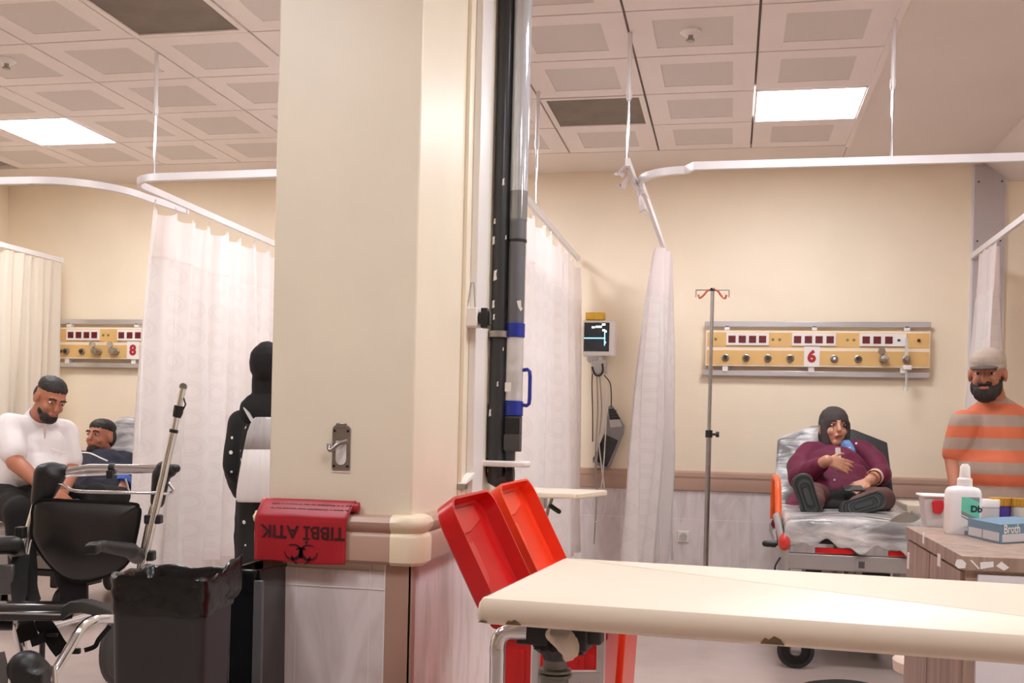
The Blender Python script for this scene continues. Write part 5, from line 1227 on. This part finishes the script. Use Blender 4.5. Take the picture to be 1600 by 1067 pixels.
def hand(mb, w_, d, n, t, curl=.35, s=1.0, spread=.10):
    """palm plus four fingers and a thumb; w_ wrist, d finger direction, n back of the hand, t thumb side"""
    d = d.normalized(); n = (n-d*n.dot(d)).normalized(); t = (t-d*t.dot(d)-n*t.dot(n)).normalized()
    for k in (-1, -.33, .33, 1): mb.cap(w_+d*.012*s+t*k*.016*s, w_+d*.086*s+t*k*.029*s, .014*s, .0125*s)
    for k, (o_, L_) in enumerate(((.031, .070), (.0105, .080), (-.0105, .074), (-.031, .058))):
        a = w_+d*.088*s+t*o_*s; dd = (d+t*(o_/.031)*spread).normalized()
        d1 = (dd*math.cos(curl)-n*math.sin(curl)); d2 = (dd*math.cos(curl*2.1)-n*math.sin(curl*2.1))
        m_ = a+d1*L_*.52*s; mb.cap(a, m_, .0092*s, .0085*s, 10); mb.cap(m_, m_+d2*L_*.48*s, .0085*s, .0072*s, 10)
    a = w_+d*.03*s+t*.026*s; m_ = a+(t*.75+d*.65-n*.15).normalized()*.042*s
    mb.cap(a, m_, .0135*s, .0105*s, 10); mb.cap(m_, m_+(d*.9+t*.35-n*.3).normalized()*.032*s, .0105*s, .0085*s, 10)
def limb(mb, pts, rs):
    for i in range(len(pts)-1): mb.cap(pts[i], pts[i+1], rs[i], rs[i+1], 14)
def person(loc, label): return thing('person', loc, label, 'person')
def boot(root, c, lng, wide, nrm, L_, W_, depth=.07, name='shoe'):
    """a shoe seen from its sole: c centre of sole, long axis, wide axis, sole normal"""
    lng, nrm = lng.normalized(), nrm.normalized(); wide = lng.cross(nrm).normalized()
    def ol(k, z, kk=1.0):
        pts = []; rw = W_/2; st = L_/2-rw
        for i in range(40):
            a = 2*math.pi*i/40; x = math.cos(a)*rw*k+math.copysign(min(1, abs(math.cos(a))*4), math.cos(a))*st*(1-(1-k)*.75)
            y = math.sin(a)*rw*k*(1+.10*(x/L_)-.06*math.cos(2*math.pi*x/L_))
            pts.append(c+lng*x+wide*y+nrm*z)
        return pts
    sole = obj('sole', MB().rings([ol(.97, -.03), ol(1, -.022), ol(1, -.006), ol(.95, 0), ol(.86, 0), ol(.80, -.006), ol(.72, -.006), ol(.66, .001), ol(.52, .001), ol(.46, -.006), ol(.34, -.006), ol(.28, .0), ol(.02, .0)]), pm('shoe_sole', (46, 51, 50), .5, var=.1), root, angle=35)
    gr = MB()
    for k0, k1 in ((.80, .70), (.48, .34)):
        gr.rings([ol(k0, -.0045), ol(k1, -.0045)], caps=False)
    obj('groove', gr, blk, sole)
    obj('upper', MB().rings([ol(.96, -.028), ol(.99, -.04), ol(.92, -.07), ol(.70, -.10), ol(.3, -.115), ol(.02, -.118)]), pm('shoe_black', (20, 20, 20), .5), root)

# ---- woman in burgundy on the right stretcher
bur = pm('burgundy_cloth', (100, 14, 54), .75, var=.10, scale=9, sheen=.04)
stock = pm('brown_stockings', (92, 58, 56), .55, var=.12, scale=10)
hc = P(1308, 783, 6.42); ch = P(1305, 735, 6.56); nk = P(1303, 702, 6.72); hd = P(1303, 668, 6.70)
W = person((hc.x, hc.y, SZ), 'person in a burgundy coat reclining on the right stretcher, shoe soles facing us')
Bw = basis(-FWD+UPV*.10)
sL, sR = P(1266, 706, 6.68), P(1346, 704, 6.68)
eL, eR = P(1254, 746, 6.46), P(1376, 738, 6.50)
wL, wR = P(1292, 719, 6.20), P(1358, 752, 6.22)
body = MB(); head(body, hd, Bw, nk, 1.06)
body.ell(hc, (.16, .13, .12)); body.ell(ch, (.145, .10, .13)); limb(body, [sL, sR], [.042, .042]); body.cap(ch, nk, .085, .056)
limb(body, [sL, eL, wL], [.045, .048, .032]); limb(body, [sR, eR, wR], [.042, .046, .033])
hpL, hpR = P(1290, 785, 6.40), P(1330, 785, 6.40); kL, kR = P(1268, 772, 6.05), P(1380, 780, 6.06); aL, aR = P(1274, 784, 5.78), P(1340, 788, 5.76)
for a, b, c_ in ((hpL, kL, aL), (hpR, kR, aR)): limb(body, [a, b, c_], [.08, .058, .042])
hand(body, wL, RIGHT*1.0-UPV*.30-FWD*.05, -FWD+UPV*.25, UPV, .22, 1.0)
hand(body, wR, -RIGHT*.75-UPV*.30-FWD*.25, UPV*.75-FWD*.6, -FWD*.6+UPV*.2-RIGHT*.2, .45, 1.0, .14)
obj('body', remesh(body, .006, 3), skin, W, angle=180)
face(W, hd, Bw, 1.06)
coat = MB(); coat.ell(hc+Z3*.03-FWD*.02, (.215, .18, .15)); coat.ell(lerp(hc, ch, .55)-FWD*.02, (.215, .165, .15)); coat.ell(ch, (.185, .15, .15)); limb(coat, [sL, sR], [.066, .066]); coat.cap(ch, nk-UPV*.02, .13, .07)
limb(coat, [sL, P(1250, 728, 6.60), eL], [.068, .078, .080]); coat.cap(eL, lerp(eL, wL, .72), .084, .048)
limb(coat, [sR, P(1366, 720, 6.6), eR], [.066, .066, .062]); coat.cap(eR, P(1377, 744, 6.42), .062, .056)
coat.cap(P(1262, 790, 6.3), P(1212, 818, 6.02), .05, .03); coat.cap(P(1250, 780, 6.4), P(1232, 805, 6.1), .06, .05)
for m_ in (eL, eR, hc, ch): pass
obj('coat', remesh(coat, .009, 6, .0055, 9, 3), bur, W, angle=180)
pants = MB()
for a, b, c_ in ((hpL, kL, aL), (hpR, kR, aR)): limb(pants, [a, b, c_], [.098, .068, .050])
obj('stockings', remesh(pants, .009, 5, .004, 12), stock, W, angle=180)
sk = MB().ell(P(1311, 780, 6.18), (.12, .06, .055)).ell(P(1310, 792, 6.1), (.14, .08, .035))
obj('skirt', remesh(sk, .008, 4, .005, 14), blk_cloth, W, angle=180)
hj = MB(); r, f, u = Bw; R = RM(r, f, u)
hj.ell(hd+u*.034-f*.006, (.092, .100, .100), R); hj.ell(hd-u*.05-f*.045, (.085, .075, .10), R)
for q in (-1, 1): hj.cap(hd+r*q*.070+f*.028+u*.02, hd+r*q*.058-u*.10+f*.03, .024, .030)
hj.ell(hd-u*.135+f*.012, (.085, .062, .035), R); hj.ell(nk-UPV*.01-FWD*.02, (.12, .09, .05))
obj('headscarf', remesh(hj, .007, 4, .003, 20), pm('scarf_dark', (66, 58, 57), .8), W, angle=180)
sc_ = MB().cap(P(1323, 696, 6.60), P(1330, 706, 6.56), .034, .026)
obj('face_mask', remesh(sc_, .006, 3, .005, 30), pm('mask_blue', (92, 136, 190), .7), W, angle=180)
vb = MB().prism([(-.012, .03), (.018, .03), (.022, -.03), (.0, -.07), (-.01, -.03)], RIGHT, UPV, P(1308, 707, 6.425), -FWD*.006)
obj('blouse', vb, white_pap, W)
for px, py, Z in ((1307, 734, 6.335), (1306, 748, 6.315), (1304, 750, 6.32), (1328, 700, 6.45), (1338, 693, 6.50)):
    if (px, py) == (1306, 748): continue
    obj('button', MB().ell(P(px, py, Z-.05), (.007, .005, .007)), white_pl, W)
nL = (-FWD); 
boot(W, P(1262, 776, 5.72), P(1258, 745, 5.74)-P(1278, 806, 5.70), X3, -FWD+UPV*.1-RIGHT*.12, .258, .108)
boot(W, P(1350, 788, 5.70), P(1385, 777, 5.72)-P(1318, 798, 5.70), X3, -FWD+UPV*.25, .258, .098)
bd = obj('bracelet', MB().lathe([(.040, -.006), (.044, -.006), (.044, .006), (.040, .006)], lerp(wR, eR, .14), axis=(eR-wR), seg=24, caps=False), pm('bracelet_copper', (190, 96, 50), .3, .6), W)
obj('cuff_band', MB().lathe([(.046, -.02), (.049, -.02), (.049, .02), (.046, .02)], lerp(wR, eR, .45), axis=(eR-wR), seg=24, caps=False), pm('gauze', (232, 206, 186), .8), W)
ph = P(1333, 763, 6.08)
t = thing('phone', ph-Z3*.01, 'dark phone under the hand of the person in burgundy', 'phone')
obj('case', MB().obox(ph, RIGHT*.055-FWD*.01, (FWD*.9+UPV*.35).normalized()*.035, UPV*.004), blk_gloss, t, bevel=.002)
obj('screen', MB().obox(ph+UPV*.0045, RIGHT*.050-FWD*.009, (FWD*.9+UPV*.35).normalized()*.031, UPV*.0006), pm('phone_screen', (54, 58, 64), .1), t)

# ---- man in orange stripes standing at the right
hc = P(1548, 790, 5.5)
M_ = person((hc.x, hc.y, 0), 'person in an orange and grey striped jumper and cap, standing at the right')
hd = P(1543, 583, 5.44); nk = P(1552, 628, 5.52); Bm = basis(-FWD*.84-RIGHT*.52-UPV*.14)
sL, sR = P(1507, 662, 5.48), P(1606, 662, 5.60); eL, eR = P(1489, 718, 5.50), P(1630, 712, 5.62); wL, wR = P(1494, 768, 5.40), P(1625, 770, 5.48)
gz = .02
body = MB(); head(body, hd, Bm, nk, 1.08); chp = P(1555, 680, 5.54)
body.ell(chp, (.19, .13, .18)); body.ell(hc, (.17, .13, .13)); body.cap(hc, chp, .14, .15); limb(body, [sL, sR], [.06, .06]); body.cap(chp, nk, .12, .065)
limb(body, [sL, eL, wL], [.052, .042, .030]); limb(body, [sR, eR, wR], [.052, .042, .030])
hand(body, wL, -Z3-FWD*.25, -RIGHT, -FWD, .4); hand(body, wR, -Z3-FWD*.25, RIGHT, -FWD, .4)
lg = []
for q in (-1, 1):
    a = hc+RIGHT*.09*q; k = Vector((a.x+.01*q, a.y, .47)); an = Vector((a.x+.02*q, a.y+.03, .09)); lg.append((a, k, an)); limb(body, [a, k, an], [.085, .058, .042])
    body.cap(an-Z3*.045, an-Z3*.05-FWD*.15, .035, .032)
obj('body', remesh(body, .007, 3), skin_d, M_, angle=180)
face(M_, hd, Bm, 1.08)
sw = MB(); sw.ell(chp, (.195, .15, .19)); sw.cap(hc+Z3*.01, chp, .185, .175); sw.ell(hc-Z3*.06, (.195, .165, .07)); sw.ell(P(1553, 735, 5.48), (.21, .185, .14)); limb(sw, [sL, sR], [.070, .070]); sw.cap(chp, nk-Z3*.02, .13, .075)
limb(sw, [sL, lerp(sL, eL, .8)], [.072, .062]); limb(sw, [sR, lerp(sR, eR, .8)], [.072, .062])
obj('jumper', remesh(sw, .009, 6, .006, 9, 5), stripes('stripe_jumper', (206, 108, 74), (162, 142, 128), .119, 1.045), M_, angle=180)
tr = MB()
for a, k, an in lg: limb(tr, [a-Z3*.05, k, an], [.095, .080, .070])
tr.ell(hc-Z3*.06, (.165, .135, .10)); obj('trousers', remesh(tr, .010, 5, .006, 9), pm('trousers_dark', (60, 60, 68), .85), M_, angle=180)
for a, k, an in lg: obj('shoe', remesh(MB().cap(an-Z3*.042, an-Z3*.045-FWD*.16, .046, .044).box((an.x-.045, an.y-.21, .001), (an.x+.045, an.y+.05, .03)), .007, 3), blk, M_, angle=180)
r, f, u = Bm; R = RM(r, f, u)
bd = MB().ell(hd+f*.055-u*.088, (.062, .056, .055), R).ell(hd+f*.035-u*.065+r*.045, (.028, .045, .05), R).ell(hd+f*.035-u*.065-r*.045, (.028, .045, .05), R).ell(hd+f*.098-u*.042, (.034, .018, .010), R)
obj('beard', remesh(bd, .006, 3, .004, 40), hair_m, M_, angle=180)
hr_ = MB().ell(hd-f*.03+u*.0, (.084, .085, .075), R); obj('hair', remesh(hr_, .007, 3, .003, 40), hair_m, M_, angle=180)
cp = MB().ell(hd-f*.010+u*.060, (.088, .108, .070), R).ell(hd-f*.010+u*.035, (.090, .110, .034), R)
cap_ = obj('cap', remesh(cp, .006, 4), pm('cap_beige', (176, 160, 146), .85, var=.08), M_, angle=180)
obj('brim', remesh(MB().ell(hd+f*.125+u*.038, (.068, .075, .010), R), .005, 2), pm('cap_brim', (84, 72, 66), .8), cap_, angle=180)

# ---- woman in black standing behind the pillar, back to the camera
hc = P(418, 770, 5.85); G = person((hc.x, hc.y, 0), 'person in black headscarf and dotted dress, back turned, beside the pillar')
hd = P(420, 573, 5.82); nk = P(420, 625, 5.85); Bg = basis(FWD*.95+RIGHT*.1)
sL, sR = P(378, 662, 5.86), P(462, 662, 5.86); eL, eR = P(368, 728, 5.86), P(474, 728, 5.86); wL, wR = P(378, 770, 6.06), P(462, 770, 6.06)
body = MB(); head(body, hd, Bg, nk); chp = P(420, 690, 5.86)
body.ell(chp, (.16, .11, .17)); body.ell(hc, (.16, .13, .12)); body.cap(hc, chp, .12, .13); limb(body, [sL, sR], [.05, .05]); body.cap(chp, nk, .10, .055)
limb(body, [sL, eL, wL], [.045, .038, .026]); limb(body, [sR, eR, wR], [.045, .038, .026]); hand(body, wL, FWD, -RIGHT, UPV); hand(body, wR, FWD, RIGHT, UPV)
lg = []
for q in (-1, 1):
    a = hc+RIGHT*.08*q; k = Vector((a.x, a.y, .45)); an = Vector((a.x, a.y, .08)); lg.append((a, k, an)); limb(body, [a, k, an], [.08, .055, .038]); body.cap(an-Z3*.04, an-Z3*.045+FWD*.14, .034, .03)
obj('body', remesh(body, .007, 3), skin, G, angle=180); face(G, hd, Bg)
dr = MB(); dr.ell(chp, (.185, .13, .19)); dr.cap(hc, chp, .16, .16); limb(dr, [sL, sR], [.068, .068]); dr.cap(chp, nk-Z3*.03, .13, .08)
limb(dr, [sL, eL, lerp(eL, wL, .9)], [.070, .068, .05]); limb(dr, [sR, eR, lerp(eR, wR, .9)], [.070, .068, .05])
dr.cap(hc, Vector((hc.x, hc.y, .36)), .165, .17); dr.cap(hc, Vector((hc.x, hc.y, .36))+RIGHT*.03, .16, .16)
obj('dress', remesh(dr, .009, 6, .008, 9, 8), dots('dotted_dress', (16, 15, 16), (232, 230, 226), .062, .17), G, angle=180)
tr = MB()
for a, k, an in lg: limb(tr, [k, an], [.075, .06])
obj('trousers', remesh(tr, .010, 4), blk_cloth, G, angle=180)
for a, k, an in lg: obj('shoe', remesh(MB().cap(an-Z3*.04, an-Z3*.045+FWD*.15, .042, .038), .007, 3), blk, G, angle=180)
hj = MB(); r, f, u = Bg; R = RM(r, f, u)
hj.ell(hd+u*.018-f*.02, (.096, .112, .116), R); hj.cap(hd-u*.06, nk, .085, .09); hj.ell(nk-Z3*.06-FWD*.03, (.155, .11, .11)); hj.ell(P(418, 650, 5.80), (.13, .09, .11))
for q in (-1, 1): pass
obj('headscarf', remesh(hj, .008, 3, .004, 12), blk_cloth, G, angle=180)
# her backpack
sheer = cloth_thin('bag_white', (236, 230, 228), .2, ring=False, rough=.6); sheer2 = pm('bag_sheer', (176, 172, 172), .5, var=.08)
zb1 = 5.63
bc = P(412, 720, zb1)
t = thing('backpack', (bc.x, bc.y, P(412, 785, zb1).z), 'white drawstring backpack with a grey sheer top on the person in black', 'backpack')
rows = [(784, 371, 440), (780, 369, 443), (765, 370, 442), (735, 375, 440), (702, 381, 437), (675, 387, 435), (662, 392, 432), (655, 396, 429), (652, 400, 425)]
def bagrings(rs):
    out = []
    for y, a, b in rs:
        k = 1-.75*((y-700)/95)**4 if abs(y-700) < 95 else .25
        p0, p1 = P(a, y, zb1), P(b, y, zb1); c_ = (p0+p1)/2; hx_ = (p1-p0)/2
        out.append([c_+hx_*math.cos(2*math.pi*i/48)+FWD*(.065*k+.012)*math.sin(2*math.pi*i/48)*(1+.06*math.sin(i*1.9+y*.05)) for i in range(48)])
    return out
obj('sack', MB().rings(bagrings(rows[:5])), sheer, t, angle=180)
obj('sheer_top', MB().rings(bagrings(rows[4:])), sheer2, t, angle=180)
for a in ([(396, 660), (389, 648), (383, 636), (384, 628)], [(428, 660), (438, 648), (446, 636)]):
    pts = bez([P(x, y, zb1+.02+.06*k) for k, (x, y) in enumerate(a)], 5)
    obj('strap', MB().tube(pts, .012, seg=8, ry=.4), sheer2, t)

# ---- man in white sitting at the left
wht = pm('white_polo', (236, 230, 230), .8, var=.03, scale=8)
hc = P(18, 775, 6.35); N_ = person((hc.x, hc.y, 0), 'person in a white polo shirt sitting at the left edge, looking down')
hd = P(79, 622, 6.20); nk = P(58, 660, 6.30); Bn = basis(-FWD*.62+RIGHT*.62-UPV*.42, UPV+RIGHT*.25)
sL, sR = P(14, 668, 6.18), P(100, 676, 6.42); eL, eR = P(24, 722, 6.06), P(112, 735, 6.32); wL, wR = P(72, 764, 5.92), P(96, 772, 6.05)
body = MB(); head(body, hd, Bn, nk, 1.05); chp = P(52, 705, 6.33)
body.ell(chp, (.17, .13, .18)); body.ell(hc, (.17, .16, .12)); body.cap(hc, chp, .15, .15); limb(body, [sL, sR], [.06, .06]); body.cap(chp, nk, .12, .06)
limb(body, [sL, eL, wL], [.055, .050, .032]); limb(body, [sR, eR, wR], [.055, .048, .032])
hand(body, wL, RIGHT*.8-UPV*.45-FWD*.2, UPV*.5-FWD*.8, -FWD*.3+UPV, .45); hand(body, wR, -RIGHT*.25-UPV*.7-FWD*.4, -FWD+RIGHT*.5, UPV-RIGHT*.3, .45)
kn = [P(84, 792, 5.95), P(30, 800, 5.88)]; ft = [Vector((P(118, 960, 6.05).x, P(118, 960, 6.05).y, .09)), Vector((P(40, 960, 5.95).x, P(40, 960, 5.95).y, .09))]
for k, (q, kq, fq) in enumerate(zip((.09, -.09), kn, ft)):
    limb(body, [hc+RIGHT*q, kq, fq], [.085, .058, .042]); body.cap(fq-Z3*.045, fq-Z3*.05-FWD*.12+RIGHT*.08, .034, .03)
obj('body', remesh(body, .007, 3), skin_d, N_, angle=180); face(N_, hd, Bn, 1.05)
sh = MB(); sh.ell(chp, (.20, .155, .19)); sh.cap(hc+UPV*.03, chp, .185, .17); sh.ell(P(60, 735, 6.26), (.16, .15, .12)); limb(sh, [sL, sR], [.08, .078]); sh.cap(chp, nk-UPV*.025, .155, .075)
sh.cap(sL, lerp(sL, eL, .72), .082, .074); sh.cap(sR, lerp(sR, eR, .72), .078, .070)
obj('polo_shirt', remesh(sh, .009, 5, .007, 9, 2), wht, N_, angle=180)
col_ = MB().lathe([(.070, -.03), (.084, -.034), (.074, .030), (.066, .030)], nk+(hd-nk)*.16, axis=(hd-nk), seg=22, caps=False); obj('collar', col_, wht, N_)
r, f, u = Bn
pk = P(70, 672, 6.12)
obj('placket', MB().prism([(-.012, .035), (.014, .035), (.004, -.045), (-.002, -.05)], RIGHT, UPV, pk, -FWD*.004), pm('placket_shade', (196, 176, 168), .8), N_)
q = P(92, 705, 6.15); obj('pocket', MB().obox(q, RIGHT*.04+UPV*-.012, UPV*.006, FWD*.006), wht, N_, bevel=.002)
tr = MB()
for q, kq, fq in zip((.09, -.09), kn, ft): limb(tr, [hc+RIGHT*q, kq, lerp(kq, fq, .95)], [.115, .085, .060])
tr.ell(hc-UPV*.01, (.19, .18, .12)); obj('trousers', remesh(tr, .010, 5, .006, 9), blk_cloth, N_, angle=180)
for fq in ft: obj('shoe', remesh(MB().cap(fq-Z3*.040, fq-Z3*.045-FWD*.14+RIGHT*.10, .044, .040), .007, 3), pm('shoe_tan', (150, 122, 108), .6), N_, angle=180)
r, f, u = Bn; R = RM(r, f, u)
hm = MB().ell(hd+u*.062-f*.019, (.079, .096, .060), R).ell(hd-f*.050+u*.0, (.076, .066, .080), R)
obj('hair', remesh(hm, .006, 3, .003, 50), hair_m, N_, angle=180)
obj('beard', remesh(MB().ell(hd+f*.058-u*.092, (.050, .048, .042), R).ell(hd+f*.03-u*.07, (.062, .045, .040), R), .006, 3, .003, 50), hair_m, N_, angle=180)
# ---- patient in navy on the left stretcher
navy = pm('navy_cloth', (34, 36, 52), .85, var=.12, scale=10)
hc = P(162, 785, 6.72); Q_ = person((hc.x, hc.y, .54), 'person in navy reclining on the left stretcher with a blue arm cuff')
hd = P(157, 682, 6.98); nk = P(160, 712, 7.02); Bq = basis(-FWD*.9-RIGHT*.25+UPV*.1); chp = P(161, 742, 6.92)
sL, sR = P(124, 722, 6.98), P(196, 722, 6.98); eL, eR = P(118, 765, 6.80), P(192, 752, 6.78); wL, wR = P(135, 792, 6.55), P(184, 784, 6.58)
body = MB(); head(body, hd, Bq, nk, .98); body.ell(chp, (.16, .12, .15)); body.ell(hc, (.16, .14, .11)); body.cap(hc, chp, .13, .14); limb(body, [sL, sR], [.055, .055]); body.cap(chp, nk, .11, .058)
limb(body, [sL, eL, wL], [.05, .045, .030]); limb(body, [sR, eR, wR], [.052, .047, .030]); hand(body, wL, RIGHT*.7-FWD*.6-UPV*.2, UPV, -FWD, .3); hand(body, wR, -RIGHT*.4-FWD*.8-UPV*.2, UPV, -RIGHT, .3)
lg = []
for q in (-1, 1):
    a = hc+RIGHT*.09*q-UPV*.01+X3*.03; k = a-Y3*.32+Z3*.07+X3*.02; an = Vector((k.x, k.y-.10, .605)); lg.append((a, k, an)); limb(body, [a, k, an], [.085, .058, .042]); body.cap(an, an+Z3*.04-Y3*.08, .035, .03)
obj('body', remesh(body, .007, 3), skin_d, Q_, angle=180); face(Q_, hd, Bq, .98)
sh = MB(); sh.ell(chp, (.185, .145, .17)); sh.cap(hc, chp, .165, .16); limb(sh, [sL, sR], [.072, .072]); sh.cap(chp, nk-UPV*.02, .14, .07)
limb(sh, [sL, eL, lerp(eL, wL, .8)], [.072, .062, .05]); sh.cap(sR, lerp(sR, eR, .9), .074, .066)
obj('jacket', remesh(sh, .009, 5, .008, 10, 4), navy, Q_, angle=180)
tr = MB()
for a, k, an in lg: limb(tr, [a, k, an], [.105, .078, .058])
obj('trousers', remesh(tr, .010, 5, .005, 9), blk_cloth, Q_, angle=180)
for a, k, an in lg: obj('shoe', remesh(MB().cap(an-Y3*.02, an+Z3*.05-Y3*.10, .046, .042), .007, 3), blk, Q_, angle=180)
r, f, u = Bq; R = RM(r, f, u)
obj('hair', remesh(MB().ell(hd+u*.060-f*.018, (.078, .093, .058), R).ell(hd-f*.05, (.074, .06, .075), R), .006, 3, .003, 50), hair_m, Q_, angle=180)
obj('beard', remesh(MB().ell(hd+f*.055-u*.092, (.046, .044, .036), R), .006, 3, .003, 50), hair_m, Q_, angle=180)
cq = lerp(sR, eR, .98)
t = thing('pressure_cuff', cq-Z3*.05, 'blue blood pressure cuff on the arm of the person in navy', 'cuff')
d_ = (wR-eR).normalized()
obj('sleeve', MB().lathe([(.056, -.055), (.064, -.053), (.063, .053), (.055, .055)], eR+d_*.01, axis=d_, seg=26, caps=False), pm('cuff_blue', (64, 98, 186), .7, var=.08), t)
obj('flap', MB().obox(eR-FWD*.066+d_*.0, RIGHT*.045, UPV*.03, FWD*.004), pm('cuff_blue_light', (84, 122, 206), .7), t, bevel=.002)
tag(obj('tubing', MB().tube(bez([P(120, 707, 6.74), P(140, 708, 6.74), P(158, 716, 6.72), P(168, 720, 6.72)], 6), .005, seg=8), white_pl), 'thin white tube across the chest of the person in navy', 'tube')
tag(obj('tubing', MB().tube(bez([P(196, 748, 6.66), P(201, 765, 6.66), P(203, 785, 6.6), P(199, 805, 6.5)], 6), .006, seg=8), white_pl), 'white tube hanging beside the blue arm cuff', 'tube')
